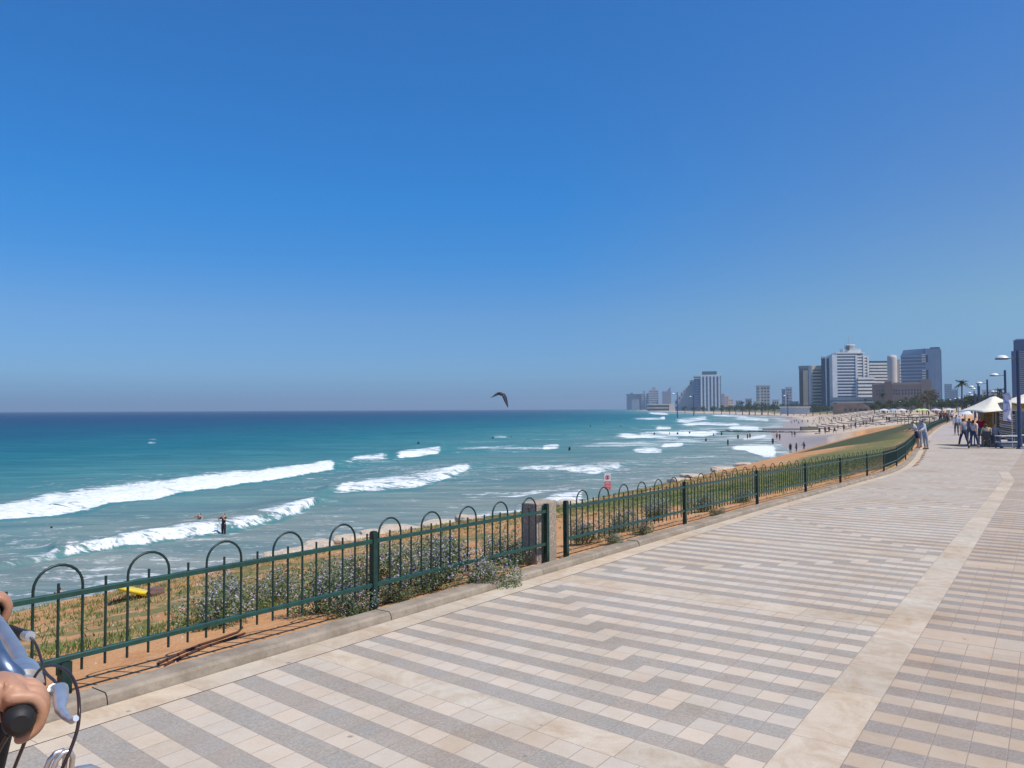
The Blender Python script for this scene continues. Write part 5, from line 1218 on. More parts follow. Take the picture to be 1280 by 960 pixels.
SKH = st.fin(base=st.mix(st.step(sn, .35, .65), (.41, .205, .12, 1), (.52, .285, .175, 1)), rough=.5, normal=st.bump(sn2, .25, .002)); st.set(st.b, 'Subsurface Weight', .08); st.set(st.b, 'Subsurface Radius', (.01, .004, .002))
rid = link('person', me_, SKH, label='cyclist at the left edge whose tanned hands hold the bicycle grips', category='person')
J2 = dict(Jr); R2 = dict(RR)
for n in 'LR': J2['sl' + n] = mix_pt(Jr, 'sh' + n, 'el' + n, .7); R2['sl' + n] = .052; J2['mid' + n] = mix_pt(Jr, 'hp' + n, 'kn' + n, .8); R2['mid' + n] = .07
J2['hem'] = Jr['pelvis']; R2['hem'] = (.14, .11); J2['col'] = mix_pt(Jr, 'chest', 'neck', .7); R2['col'] = .07
link('shirt', part_mesh('shirt', J2, [['hem', 'belly', 'chest', 'col']] + [['chest', 'sh' + n, 'sl' + n] for n in 'LR'], R2, .014, 1), cloth((.18, .25, .35)), rid)
link('shorts', part_mesh('shorts', J2, [['belly', 'pelvis']] + [['pelvis', 'hp' + n, 'mid' + n] for n in 'LR'], R2, .014, 1, 'pelvis'), cloth((.05, .05, .07)), rid)
for n in 'LR': link('shoe', part_mesh('shoe', Jr, [['an' + n, 'to' + n], ['an' + n, 'he' + n]], {'an' + n: .042, 'to' + n: .036, 'he' + n: .04}, .004, 1), cloth((.1, .1, .1)), rid)
link('hair', skin_mesh('hair', [Jr['skull'] + UP * .045, Jr['skull'] - FW * .05], [(0, 1)], [.086, .075], 0, 1), cloth((.03, .02, .015)), rid)
# ------------------------------------------------------------------ breakwater, steps, railing
def rock_row(name, pts, w_, h_, m_, seed, **k):
    m = MB(); r = random.Random(seed); P = [Vector(p) for p in pts]
    for a, b in zip(P[:-1], P[1:]):
        n = max(2, int((b - a).length / (w_ * .5)))
        for i in range(n):
            c = a + (b - a) * (i / n) + Vector((r.uniform(-.4, .4) * w_, r.uniform(-.4, .4) * w_, r.uniform(-.1, .25) * h_)); s = w_ * r.uniform(.45, .85)
            vs = [c + Vector((x * s * r.uniform(.6, 1.1), y * s * r.uniform(.6, 1.1), z * h_ * r.uniform(.6, 1.1))) for x, y, z in ((-1, -1, -1), (1, -1, -1), (1, 1, -1), (-1, 1, -1), (-.6, -.7, 1), (.7, -.6, 1), (.6, .7, .9), (-.7, .6, 1))]
            m.add(vs, [(0, 3, 2, 1), (4, 5, 6, 7), (0, 1, 5, 4), (1, 2, 6, 5), (2, 3, 7, 6), (3, 0, 4, 7)])
    return m.build(name, m_, **k)
DRK = m_stone('wet_rock', (.06, .055, .045), (.14, .12, .09), .8)
rock_row('breakwater', [tuple(PZ(u, v, ZS + .1)) for u, v in ((904, 539.5), (950, 540), (1000, 541), (1062, 540.5))], 1.4, .35, DRK, 3, label='low dark stone breakwater running from the beach out into the water', category='breakwater')
LIL = mat('lilac_wall', (.30, .28, .27), .8)
a = PZ(953, 538.2, ZS); b = PZ(1000, 538.2, ZS); MB().box(tuple((a + b) / 2 + Vector((0, 0, .4))), ((b - a).length, .5, .8), math.atan2(b.y - a.y, b.x - a.x)).build('sea_wall', LIL, label='low grey wall standing in the shallows behind the breakwater', category='wall')
a = PZ(1001, 537.5, ZS + .4); b = PZ(1022, 537.2, ZS + .4); MB().box(tuple((a + b) / 2 + Vector((0, 0, .5))), ((b - a).length, .8, 1.3), math.atan2(b.y - a.y, b.x - a.x)).build('dark_wall', mat('olive_wall', (.13, .13, .10), .8), label='short dark olive wall at the root of the breakwater', category='wall')
# curved stone seating steps below the promenade
STP = m_stone('step_stone', (.42, .33, .25), (.62, .52, .40), .35); tr = empty('seating_steps', (0, 0, 0)); label(tr, 'broad irregular rows of pale stone seating steps above the beach', 'steps')
KS = [(118, 203), (140, 240), (150, 290), (181, 363), (215, 450), (262, 560)]; KS = smooth_path(dens(KS, 4.), 10); rs2 = random.Random(8)
for r_i in range(14):
    m = MB(); o = 2 + r_i * 2.5; i = 0
    while i < len(KS) - 2:
        n_ = rs2.randint(1, 4); seg = KS[i:min(i + n_, len(KS) - 1) + 1]
        if rs2.random() < .82 and len(seg) > 1:
            jit = rs2.uniform(-.6, .6); vs = []
            for j, (x, y) in enumerate(seg):
                x2, y2 = KS[min(i + j + 1, len(KS) - 1)]; x1, y1 = KS[max(i + j - 1, 0)]; d = Vector((x2 - x1, y2 - y1)).normalized(); nn = Vector((-d.y, d.x))
                for oo, zz in ((o + jit, -.6), (o + jit, .0), (o + jit + 1.3, .0), (o + jit + 1.3, -.9)):
                    px_, py_ = x + nn.x * oo, y + nn.y * oo; z_ = ground_z(x + nn.x * (o + .8), y + nn.y * (o + .8)); vs.append((px_, py_, z_ + zz + .18))
            m.add(vs, [(j * 4 + q, j * 4 + q + 1, (j + 1) * 4 + q + 1, (j + 1) * 4 + q) for j in range(len(seg) - 1) for q in range(3)])
        i += n_
    m.build('step_row', STP, tr, kind='stuff')
STR = mat('terrace_dirt', (.45, .34, .25), .9)
# railing where the promenade widens
rl = empty('railing', (0, 0, 0)); label(rl, 'distant low dark railing crossing behind the lawn to the end of the green fence', 'railing')
A_ = Vector((*FL[-1], 0)); B_ = PY(1122, 524.6, 158); B_.z = 0; pts = []
for i in range(13): q = A_ + (B_ - A_) * (i / 12); z = max(ground_z(q.x, q.y), -1.2); pts.append(Vector((q.x, q.y, z)))
for dz in (.55, .95): MB().tube([p + Vector((0, 0, dz)) for p in pts], .045, 6).build('rail', DKG, rl)
for p in pts: MB().tube([p - Vector((0, 0, .5)), p + Vector((0, 0, 1.0))], .05, 6).build('post', DKG, rl)
PMP = MB().box((B_.x + 26, B_.y + 12, -.9), (50, 30, .3)) if False else None

# ------------------------------------------------------------------ buildings
def bmat(n, c, r=.7, **k): return mat(n, c, r, var=.06, scale=.15, **k)
GLB = bmat('blue_glass', (.10, .17, .27), .2); GLD = bmat('dark_glass', (.05, .07, .095), .2); GLN = bmat('navy_glass', (.02, .035, .09), .15)
WHC = bmat('white_concrete', (.78, .76, .71)); CRM = bmat('cream_concrete', (.74, .66, .50)); TAN = bmat('tan_concrete', (.58, .48, .35)); GRC = bmat('grey_concrete', (.46, .48, .50)); BRN = bmat('brown_brick', (.20, .135, .11)); PNK = bmat('pinkish_concrete', (.55, .49, .48)); BLG = bmat('blue_grey_panel', (.17, .25, .38))
class Bld:
    def __init__(s, name, u0, u1, vtop, Y, lab, base=None, yaw=0., depth=None, cat='building', group=None, turn=1.):
        a = PY(u0, 512, Y); b = PY(u1, 512, Y); xc = (a.x + b.x) / 2; th_ = math.atan2(xc, Y); s.yaw = -th_ * turn; s.c = math.cos(th_) / math.cos(th_ - th_ * turn); s.w = (b.x - a.x) * s.c; s.x = xc
        s.Y = Y; s.zb = -3.5; s.h = PY((u0 + u1) / 2, vtop, Y).z - s.zb
        s.d = depth or s.w * .8; vx, vy = math.sin(-s.yaw), math.cos(-s.yaw); s.r = empty(name, (xc + vx * s.d / 2, Y + vy * s.d / 2, s.zb), s.yaw); label(s.r, lab, cat, group)
    def H(s, v, u=None): return PY(u or (640 + s.x / s.Y * F), v, s.Y).z - s.zb
    def X(s, u): return (PY(u, 512, s.Y).x - s.x) * s.c
    def box(s, nm, x0, x1, y0, y1, z0, z1, m): return MB().box(((x0 + x1) / 2, (y0 + y1) / 2, (z0 + z1) / 2), (x1 - x0, y1 - y0, z1 - z0)).build(nm, m, s.r)
    def bands(s, x0, x1, y0, y1, z0, z1, n, core, band, frac=.5, nm='floor_band', proud=.35):
        s.box('glass_core', x0, x1, y0, y1, z0, z1, core); fh = (z1 - z0) / n
        for i in range(n): s.box(nm, x0 - proud, x1 + proud, y0 - proud, y1 + proud, z0 + (i + 1 - frac) * fh, z0 + (i + 1) * fh, band)
    def windows(s, x0, x1, yf, z0, z1, nx, nz, m, fx=.5, fzz=.5):
        w_, h_ = (x1 - x0) / nx, (z1 - z0) / nz
        for i in range(nx):
            for j in range(nz):
                if i * nz + j < 100: MB().box((x0 + (i + .5) * w_, yf - .06, z0 + (j + .5) * h_), (w_ * fx, .3, h_ * fzz)).build('window', m, s.r)
    def fins(s, x0, x1, yf, z0, z1, n, m, frac=.5, nm='pier', dy=.7):
        w_ = (x1 - x0) / n
        for i in range(n): s.box(nm, x0 + (i + .5 - frac / 2) * w_, x0 + (i + .5 + frac / 2) * w_, yf - dy, yf + .1, z0, z1, m)
YB = 820.
# B1 tan and dark tower
b = Bld('tower', 999.5, 1016.5, 457.5, YB + 60, 'dark and tan striped tower at the left end of the hotel group', depth=22); hw = b.w / 2
b.box('wall', -hw, hw, -b.d / 2, b.d / 2, 0, b.h, bmat('brown_grey', (.20, .19, .20))); b.box('tan_strip', b.X(1004.5), b.X(1010.5), -b.d / 2 - .8, -b.d / 2 + 1, 0, b.H(463), TAN); b.box('tan_strip', b.X(1012.5), b.X(1014), -b.d / 2 - .8, -b.d / 2 + 1, 0, b.H(465), TAN); b.box('roof_slab', -hw - .5, hw + .5, -b.d / 2 - .6, b.d / 2 + .6, b.h - 3, b.h + .3, bmat('roof_grey', (.22, .26, .28)))
b.fins(b.X(999.5), b.X(1004.3), -b.d / 2, 4, b.h - 6, 3, GLD, .5, 'window_column', .4)
# B2 cream banded
b = Bld('tower', 1016, 1028, 457, YB + 30, 'cream banded tower between the dark tan tower and the navy glass one', depth=8, turn=.1); hw = b.w / 2
b.bands(-hw, hw, -b.d / 2, b.d / 2, 0, b.h - 2, 14, GLD, CRM, .58); b.box('parapet', -hw - .4, hw + .4, -b.d / 2 - .4, b.d / 2 + .4, b.h - 4.5, b.h, CRM); b.box('pier', b.X(1014.5), b.X(1016.5), -b.d / 2 - .2, b.d / 2, 0, b.h - 1, GRC)
# B3 navy glass
b = Bld('tower', 1027.5, 1041.5, 446.5, YB + 10, 'narrow navy glass tower with one white vertical line left of the tall white hotel', depth=22); hw = b.w / 2
b.box('glass_core', -hw, hw, -b.d / 2, b.d / 2, 0, b.h, GLN); b.box('white_line', b.X(1032.6), b.X(1034), -b.d / 2 - .6, -b.d / 2 + .4, 0, b.h + .4, WHC); b.box('crown', -hw - .3, hw + .3, -b.d / 2 - .3, b.d / 2 + .3, b.h - 1.2, b.h + .6, GRC)
for i in range(18): b.box('mullion', -hw - .15, hw + .15, -b.d / 2 - .15, b.d / 2, b.h * (i + .5) / 18, b.h * (i + .5) / 18 + .4, bmat('navy_frame', (.06, .09, .16)))
# B4 the tall white hotel
b = Bld('hotel', 1041, 1088, 443, YB, 'tallest white hotel with grey bands, a round rooftop drum and an antenna', depth=14, turn=.1); f_ = -b.d / 2
n = 19; zt2 = b.H(443.5)
b.bands(b.X(1047), b.X(1071.5), f_, -f_, 0, zt2, n, bmat('hotel_glass', (.10, .14, .20), .25), bmat('shade_white', (.64, .67, .70)), .45)  # shade on the hotel's left part is put into this greyer white
b.bands(b.X(1071.5) + .5, b.X(1080.5), f_ + .8, -f_, 0, zt2 - .6, n, GLD, WHC, .62); b.bands(b.X(1081), b.X(1088), f_ + 3.5, -f_, 0, zt2 - 1, n, GLD, WHC, .62)
b.bands(b.X(1072), b.X(1092), f_ - 3, f_ + 3, 0, b.H(472), 10, GLD, WHC, .60, proud=.3)
b.box('corner_pier', b.X(1041), b.X(1047), f_ - .8, -f_, 0, b.H(443), bmat('pier_white', (.68, .70, .72))); b.box('corner_pier', b.X(1070), b.X(1072.4), f_ - 1., f_ + 4, 0, zt2 - .2, bmat('shade_white', (.64, .67, .70))); b.box('corner_pier', b.X(1080), b.X(1081.6), f_ - .2, f_ + 5, 0, zt2 - .6, WHC); b.box('corner_pier', b.X(1086.6), b.X(1088.6), f_ + 2.6, f_ + 7, 0, zt2 - 1.2, WHC)
b.box('roof_recess', b.X(1048), b.X(1080), f_ + 1, -f_ - 1, zt2, zt2 + 1.4, GLD); b.box('roof_slab', b.X(1046), b.X(1082), f_ - .2, -f_, zt2 + 1.4, zt2 + 2.6, WHC)
b.box('roof_block', b.X(1057), b.X(1079), f_ + 3, -f_ - 1, zt2 + 2.6, b.H(435.5), bmat('shade_white', (.64, .67, .70)))
m = MB(); rr0 = (b.X(1073) - b.X(1061)) / 2; xc = (b.X(1073) + b.X(1061)) / 2; z0 = zt2 + 2.6; z1 = b.H(430.5); m.lathe((xc, f_ + 8, 0), [(rr0, z0), (rr0, z1 - 1.2), (rr0 * 1.06, z1 - 1.2), (rr0 * 1.04, z1), (0, z1 + .4)], 24); m.build('rooftop_drum', WHC, b.r)
b.box('drum_window', b.X(1061), b.X(1064), f_ + 1.2, f_ + 6, z1 - 6, z1 - 2, GLD); MB().tube([(xc - .8, f_ + 8, z1), (xc - .8, f_ + 8, b.H(418))], [.45, .12], 6).build('antenna', GRC, b.r)
# podiums
b = Bld('podium', 1038, 1090, 496.5, YB - 40, 'long blue grey podium at the foot of the tall white hotel', depth=20); hw = b.w / 2; b.bands(-hw, hw, -10, 10, 0, b.h, 3, GLB, bmat('podium_grey', (.30, .35, .40)), .6)
b = Bld('podium', 1042, 1090, 501.8, YB - 130, 'dark flat roofed pavilion with a black glass band in front of the hotel podium', depth=20); hw = b.w / 2; b.box('glass_core', -hw, hw, -10, 10, 0, b.h - 1.2, GLD); b.box('roof_slab', -hw - 1, hw + 1, -11, 11, b.h - 1.2, b.h, bmat('pale_roof', (.42, .43, .42)))
b = Bld('brick_building', 1041, 1089, 504, 560, 'low brown stone building with a sloping right end just above the seating steps', depth=16); hw = b.w / 2
m = MB(); zt3 = b.h; pf = [(-hw, 0), (hw, 0), (hw, zt3 * .62), (hw * .55, zt3), (-hw * .78, zt3), (-hw, zt3 * .9)]
vs = [(x, y, z) for y in (-8, 8) for x, z in pf]; m.add(vs, [tuple(range(6)), tuple(reversed(range(6, 12)))] + [(i, 6 + i, 6 + (i + 1) % 6, (i + 1) % 6) for i in range(6)]); m.build('wall', m_stone('brown_stone', (.27, .18, .12), (.36, .25, .17), .2), b.r)
for i in range(5): MB().box((-hw * .35 + i * 3.4, -8.1, zt3 * .42), (1.4, .4, 1.8)).build('window', GLD, b.r)
MB().box((hw * .55, -8.1, zt3 * .3), (5, .4, 3)).build('window', GLD, b.r); b.box('coping', -hw * .78, hw * .56, -8.4, 8.4, zt3 - .02, zt3 + .5, bmat('pale_coping', (.45, .38, .30)))
# B5 white slab and tan cylinder
b = Bld('hotel', 1088, 1128, 451, YB + 90, 'white banded slab hotel with dark roof line, between tall hotel and blue tower', depth=10, turn=.1); hw = b.w / 2
b.bands(-hw, hw, -5, 5, 0, b.H(453.5), 16, GLD, WHC, .62); b.box('roof_storey', -hw + 1, b.X(1112), -4, 4, b.H(453.5), b.h, bmat('teal_roof', (.03, .09, .11)))
b = Bld('stair_tower', 1110, 1122.5, 443, YB + 60, 'plain rounded tan concrete tower in front of the white slab hotel', depth=14)
m = MB(); rr0 = b.w / 2; m.lathe((0, 0, 0), [(rr0, 0), (rr0, b.h - 4), (rr0 * .92, b.h - 1), (0, b.h)], 28); m.build('wall', bmat('tower_tan', (.58, .52, .46)), b.r); b.box('side_wall', b.X(1120), b.X(1126), 1, 5, 0, b.H(449), bmat('tower_tan', (.58, .52, .46)))
# B6 blue glass tower
b = Bld('tower', 1127, 1178, 434.5, YB - 20, 'broad blue glass tower with two dark notches down its corner', depth=36); f_ = -b.d / 2
BLS = bmat('blue_spandrel', (.31, .34, .42)); xk = b.X(1158)
b.bands(b.X(1127), xk, f_ + .6, -f_, 0, b.H(444), 17, GLB, BLS, .42, proud=.25)
m = MB(); zA, zB = b.H(444), b.H(436.8); m.add([(b.X(1127), f_ + .6, zA), (b.X(1158), f_ + .6, zA), (b.X(1158), -f_, zA), (b.X(1127), -f_, zA), (b.X(1130.5), f_ + 3, zB), (b.X(1158), f_ + 2, zB + 1), (b.X(1158), -f_ - 2, zB + 1), (b.X(1130.5), -f_ - 2, zB)], [(0, 1, 5, 4), (1, 2, 6, 5), (2, 3, 7, 6), (3, 0, 4, 7), (4, 5, 6, 7)]); m.build('slanted_crown', GLB, b.r)
b.box('glass_wing', xk, b.X(1177), f_, -f_, 0, b.H(436), bmat('pale_blue_glass', (.22, .31, .43), .3)); b.box('side_edge', b.X(1176.2), b.X(1178), f_ + 3, -f_, 0, b.H(438), GLB); b.box('roof_cap', b.X(1164), b.X(1176), f_ + 1, -f_ - 2, b.H(436), b.H(434.6), GLN)
for va, vb in ((444, 453), (462.5, 474)): b.box('dark_notch', b.X(1158.6), b.X(1161.4), f_ - .4, f_ + 1, b.H(vb), b.H(va), GLD)
for va, vb in ((442, 453), (462, 474)):
    for i in range(4): z = b.H(vb) + (b.H(va) - b.H(vb)) * (i + .3) / 4; b.box('balcony', b.X(1153.5), b.X(1158.4), f_ - .8, f_ + 1, z, z + 1.1, WHC)
for u_ in (1166, 1171): b.box('joint_line', b.X(u_), b.X(u_ + 1), f_ - .15, f_ + .2, b.H(505), b.H(441), BLS)
# brown podium hotel
b = Bld('hotel', 1090, 1165, 478, YB - 90, 'wide brown stone hotel block with square windows in front of the blue glass tower', depth=30); f_ = -15
b.box('wall', b.X(1090), b.X(1116), f_, 15, 0, b.H(480), BRN); b.box('wall', b.X(1106), b.X(1115), f_ - 2, 10, 0, b.H(476.5), BRN); b.box('wall', b.X(1116), b.X(1152), f_ + 1, 15, 0, b.H(478.5), bmat('brown_pale', (.27, .20, .17))); b.box('wall', b.X(1152), b.X(1164), f_ - 1, 14, 0, b.H(475.5), bmat('brown_pale', (.27, .20, .17))); b.box('cornice', b.X(1116) , b.X(1152), f_ + .5, f_ + 3, b.H(480.5), b.H(478), bmat('brown_light', (.36, .28, .23)))
b.windows(b.X(1127), b.X(1157), f_ + .9, b.H(494), b.H(486), 8, 2, GLD, .45, .62); b.windows(b.X(1095), b.X(1105), f_, b.H(494), b.H(486), 3, 2, GLD, .5, .6); b.windows(b.X(1117), b.X(1126), f_ + .9, b.H(494), b.H(486), 3, 2, GLD, .5, .6)
# right edge tower
b = Bld('tower', 1265.8, 1320, 438.5, 620, 'dark blue banded tower at the right edge behind the nearest lamp', depth=32); hw = b.w / 2; f_ = -16
b.bands(b.X(1265.8), b.X(1320), f_, 16, 0, b.H(438.5), 30, bmat('tower_glass', (.05, .08, .17), .25), bmat('tower_band', (.27, .27, .29)), .38, proud=.25); b.box('blue_corner', b.X(1265.4), b.X(1270.5), f_ - .6, 10, 0, b.H(438), bmat('deep_blue', (.035, .06, .17), .3)); b.box('upper_block', b.X(1268.5), b.X(1318), f_ + 2, 14, b.H(438.5), b.H(424), bmat('deep_blue', (.035, .06, .17), .3)); b.box('roof_rail', b.X(1271), b.X(1316), f_ + 3, 12, b.H(424), b.H(422.5), GRC)
# middle distance, left: the tall striped tower with its stepped neighbour
Y2 = 1500.
b = Bld('tower', 867.5, 902, 470, Y2, 'tall tower with white vertical stripes and a dark flat penthouse above the headland', depth=50); f_ = -25
b.box('wall', b.X(875), b.X(901.5), f_, 25, 0, b.h, GLB); b.fins(b.X(875), b.X(901.5), f_, 0, b.h + 1, 6, bmat('stripe_white', (.72, .75, .78)), .48, 'pier', 1.6); b.box('wall', b.X(867.5), b.X(875), f_ + 6, 25, 0, b.H(473), BLG); b.bands(b.X(868), b.X(874.5), f_ + 4.5, 20, 0, b.H(474), 12, GLB, BLG, .5, proud=.3)
b.box('penthouse', b.X(878), b.X(896.5), f_ + 6, 18, b.h, b.H(464), bmat('penthouse_dark', (.06, .11, .15), .3)); b.box('ledge', b.X(876), b.X(899), f_ + 4, 20, b.h, b.h + 2.5, WHC); b.box('parapet', b.X(867), b.X(902), f_ - 1, 26, b.h - 2, b.h + .5, GRC)
b = Bld('stepped_tower', 844, 868, 474.5, Y2 + 40, 'grey stepped building climbing like a staircase to the left of the striped tower', depth=40); f_ = -20
for i, (u0, v) in enumerate([(844, 499), (848, 494.5), (851, 490), (854, 487), (857, 484), (860, 481.5), (862.5, 475.5)]):
    b.box('terrace_block', b.X(u0), b.X(868), f_ + i * 1.2, 20 - i * .2, 0, b.H(v), bmat('stepped_grey', (.45, .45, .45)))
    for j in range(3): b.box('window', b.X(u0 + .5), b.X(u0 + 2.2), f_ + i * 1.2 - .5, f_ + i * 1.2 + .5, b.H(v) - 8 - j * 11, b.H(v) - 3.5 - j * 11, GLD)
b.box('lift_shaft', b.X(862.5), b.X(866), f_ + 10, f_ + 18, b.H(476), b.H(474.5), GRC)
# the farthest skyline: (u0, u1, vtop, extra blocks, material, label)
Y3 = 2900.
FS = [(783.5, 806, 493.5, 'blue', 'far teal grey slab building, leftmost of the skyline'), (802, 811, 491.5, 'pinkw', 'far pinkish building with bright vertical strip, second of the skyline'), (811.5, 823, 487.5, 'pink', 'far pale pink tower with a small roof block, third of the skyline'), (828, 839, 489, 'fin', 'far pale tower with a dark slanting fin on its right, fourth of the skyline'),
      (790, 799, 499.5, 'low', 'far pale low building in front of the leftmost slab')]
for i, (u0, u1, v, t_, lab) in enumerate(FS):
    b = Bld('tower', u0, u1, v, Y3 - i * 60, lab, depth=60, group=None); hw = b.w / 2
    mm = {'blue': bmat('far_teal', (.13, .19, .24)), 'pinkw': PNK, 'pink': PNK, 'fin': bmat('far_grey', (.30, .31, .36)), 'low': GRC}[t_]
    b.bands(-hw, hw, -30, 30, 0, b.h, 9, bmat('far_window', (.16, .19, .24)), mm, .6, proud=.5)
    if t_ == 'blue': b.box('roof_block', -hw * .6, -hw * .3, -10, 10, b.h, b.h + 8, mm); b.box('roof_slab', -hw - 2, hw + 2, -31, 31, b.h, b.h + 3, mm)
    if t_ == 'pinkw': b.box('bright_strip', 0, hw * .35, -32, -29, 0, b.h, WHC); b.box('roof_block', -hw * .6, hw * .1, -10, 10, b.h, b.h + 9, GRC)
    if t_ == 'pink': b.box('roof_block', -hw * .35, hw * .4, -10, 10, b.h, b.h + 10, PNK)
    if t_ == 'fin': 
        m = MB(); x0, x1 = b.X(833.5), b.X(838.5); z0, z1, z2 = b.h, b.H(486), b.H(482.5); m.add([(x0, -12, z0), (x1, -12, z0), (x1, -12, z2), (x0 + 8, -12, z1), (x0, 12, z0), (x1, 12, z0), (x1, 12, z2), (x0 + 8, 12, z1)], [(0, 1, 2, 3), (7, 6, 5, 4), (0, 4, 5, 1), (1, 5, 6, 2), (2, 6, 7, 3), (3, 7, 4, 0)]); m.build('slanted_fin', bmat('fin_grey', (.2, .22, .27)), b.r)
MS = [(945.5, 950, 482.5, 1300, GRC, 'small grey block, left one of the pair above the treeline'), (950.5, 963, 482, 1320, PNK, 'small pinkish block with a flat cap, right one of the pair above the treeline'), (977.5, 982, 487, 1500, BLG, 'narrow blue grey block left of the dark tan tower'), (982.5, 990.5, 484.5, 1520, GRC, 'grey block just left of the dark tan tower'), (901, 906, 492.5, 2100, GRC, 'low grey stepped block beside the striped tower'), (905, 911, 495.5, 2110, PNK, 'lower pinkish block right of the striped tower'), (911, 917, 499, 2120, CRM, 'low cream block farther right of the striped tower'),
      (920, 928, 501.5, 1250, GRC, 'low grey house in the treeline, leftmost'), (932, 940, 499, 1280, PNK, 'low pinkish house in the treeline'), (942, 949, 502, 1150, CRM, 'low cream house under the grey pinkish pair'), (965, 974, 500, 1180, WHC, 'low white house in the treeline right of the pair'), (986, 998, 503, 900, GRC, 'low grey house at the foot of the dark tan tower'), (1181, 1190.5, 480.5, 1900, BLG, 'hazy blue block right of the broad glass tower, taller one'), (1186.5, 1198, 487.5, 1700, BLG, 'hazy blue block right of the broad glass tower, lower one'), (1228, 1244, 488, 1300, GRC, 'hazy grey block behind the second street lamp'), (1246, 1262, 492, 900, PNK, 'low pinkish block behind the large awning')]
for i, (u0, u1, v, Y_, mm, lab) in enumerate(MS):
    b = Bld('apartment_block', u0, u1, v, Y_, lab, depth=25); hw = b.w / 2
    b.box('wall', -hw, hw, -12, 12, 0, b.h, mm); nz = max(2, min(9, int(b.h / 6)))
    b.windows(-hw * .9, hw * .9, -12, b.h * .12, b.h * .95, 3, nz, GLD, .55, .45); b.box('roof_slab', -hw - .6, hw + .6, -12.6, 12.6, b.h, b.h + 1.2, WHC if i == 1 else mm)
b = Bld('pavilion', 809, 842, 505.2, 1750, 'long low dark pavilion with pale roof lines on the headland', depth=20); hw = b.w / 2; b.bands(-hw, hw, -10, 10, 0, b.h, 2, bmat('pavilion_dark', (.07, .06, .06)), CRM, .3); b.box('end_wall', hw - 10, hw + 1, -11, 11, 0, b.h + 1, CRM)
b = Bld('white_hall', 975, 1012, 508.2, 640, 'long pale low hall above the left part of the seating steps', depth=10); hw = b.w / 2; b.box('wall', -hw, hw, -5, 5, 0, b.h - .7, GRC); b.box('roof_slab', -hw - 1, hw + 1, -6, 6, b.h - .7, b.h, WHC)

# ------------------------------------------------------------------ trees
def leafs(cols, n): return leafmat(n, cols, .2, .7)
TGA = leafs([(.035, .055, .018), (.06, .085, .03), (.10, .12, .045), (.14, .15, .07)], 'tree_leaves'); TGO = leafs([(.09, .075, .03), (.13, .10, .045), (.17, .13, .06)], 'dry_leaves'); PLM = leafs([(.03, .05, .02), (.06, .085, .035), (.10, .12, .055)], 'palm_fronds'); BRK = mat('bark', (.13, .10, .075), .9)
def tree_proto(seed, m_, n=900, w_=1.):
    r = empty('tree', (0, 0, 0)); rr_ = random.Random(seed)
    m = MB(); m.tube([(0, 0, -.3), (.1, 0, 1.2), (.05, .1, 2.2)], [.22, .17, .12], 7)
    for k in range(5): a = rr_.uniform(0, 6.3); m.tube([(.05, .1, 1.8), (math.cos(a) * .7, math.sin(a) * .7, 2.9), (math.cos(a) * 1.3, math.sin(a) * 1.3, 3.6)], [.1, .06, .03], 5)
    m.build('trunk', BRK, r)
    def f(rg, n):
        C = np.array([(rg.uniform(-1.5, 1.5) * w_, rg.uniform(-1.5, 1.5) * w_, rg.uniform(2.2, 4.4), rg.uniform(.6, 1.25)) for _ in range(10)])
        k = rg.integers(0, 10, n); d = rg.normal(size=(n, 3)); d /= np.linalg.norm(d, axis=1)[:, None]; return C[k, :3] + d * (C[k, 3] * rg.uniform(.5, 1, n))[:, None]
    V, Q = leaf_cloud(n, f, .42, seed, aspect=.6); link('crown', np_mesh('crown', V, Q, False), m_, r); return r
def palm_proto(seed):
    r = empty('palm_tree', (0, 0, 0)); rr_ = random.Random(seed); MB().tube([(0, 0, -.3), (.05, 0, 3), (.0, .05, 6.6)], [.24, .17, .15], 8).build('trunk', BRK, r)
    vs = []; fs = []
    for i in range(34):
        a = i * 2.4; el_ = rr_.uniform(-.5, 1.25); ln = rr_.uniform(1.3, 1.8); n = 6; prev = None
        for k in range(n + 1):
            q = k / n; e = el_ - q * 1.3; R_ = ln * q * math.cos(el_ * .7) ; z = 6.6 + ln * (q * math.sin(el_) - .45 * q * q); w2 = .17 * math.sin(math.pi * min(q + .12, 1)) + .015
            x, y = math.cos(a) * R_, math.sin(a) * R_; nx, ny = -math.sin(a) * w2, math.cos(a) * w2; vs += [(x - nx, y - ny, z - .10), (x, y, z), (x + nx, y + ny, z - .10)]
            if k:
                b0 = len(vs) - 6; fs += [(b0, b0 + 1, b0 + 4, b0 + 3), (b0 + 1, b0 + 2, b0 + 5, b0 + 4)]
    me = bpy.data.meshes.new('crown'); me.from_pydata(vs, [], fs); link('crown', me, PLM, r); return r
TP = [tree_proto(1, TGA), tree_proto(2, TGA, 900, 1.3), tree_proto(3, TGO, 700, .9)]; PP = [palm_proto(1)]
usedt = set()
def plant(u, vb, vt, Y_, proto, lab, height, dz=0):
    p = PY(u, 512, Y_); z = ground_z(p.x, p.y); zt_ = PY(u, vt, Y_).z; s_ = max((zt_ - z) / height, .3)
    k = id(proto); cat = 'palm' if proto in PP else 'tree'; g = 'palms along the shore' if cat == 'palm' else 'trees before the town'
    wd = min(1.35, max(.8, 4.5 / (s_ * height) * 2))
    if k not in usedt: usedt.add(k); o = proto; o.location = (p.x, p.y, z); o.rotation_euler = (0, 0, u); o.scale = (s_,) * 3; label(o, lab, cat, g)
    else: copy_thing(proto, (p.x, p.y, z), u, s_, label=lab, category=cat, group=g)
plant(1203, 505, 470.5, 330, PP[0], 'tallest palm with a round head, standing clear against the sky left of the lamps', 8.1)
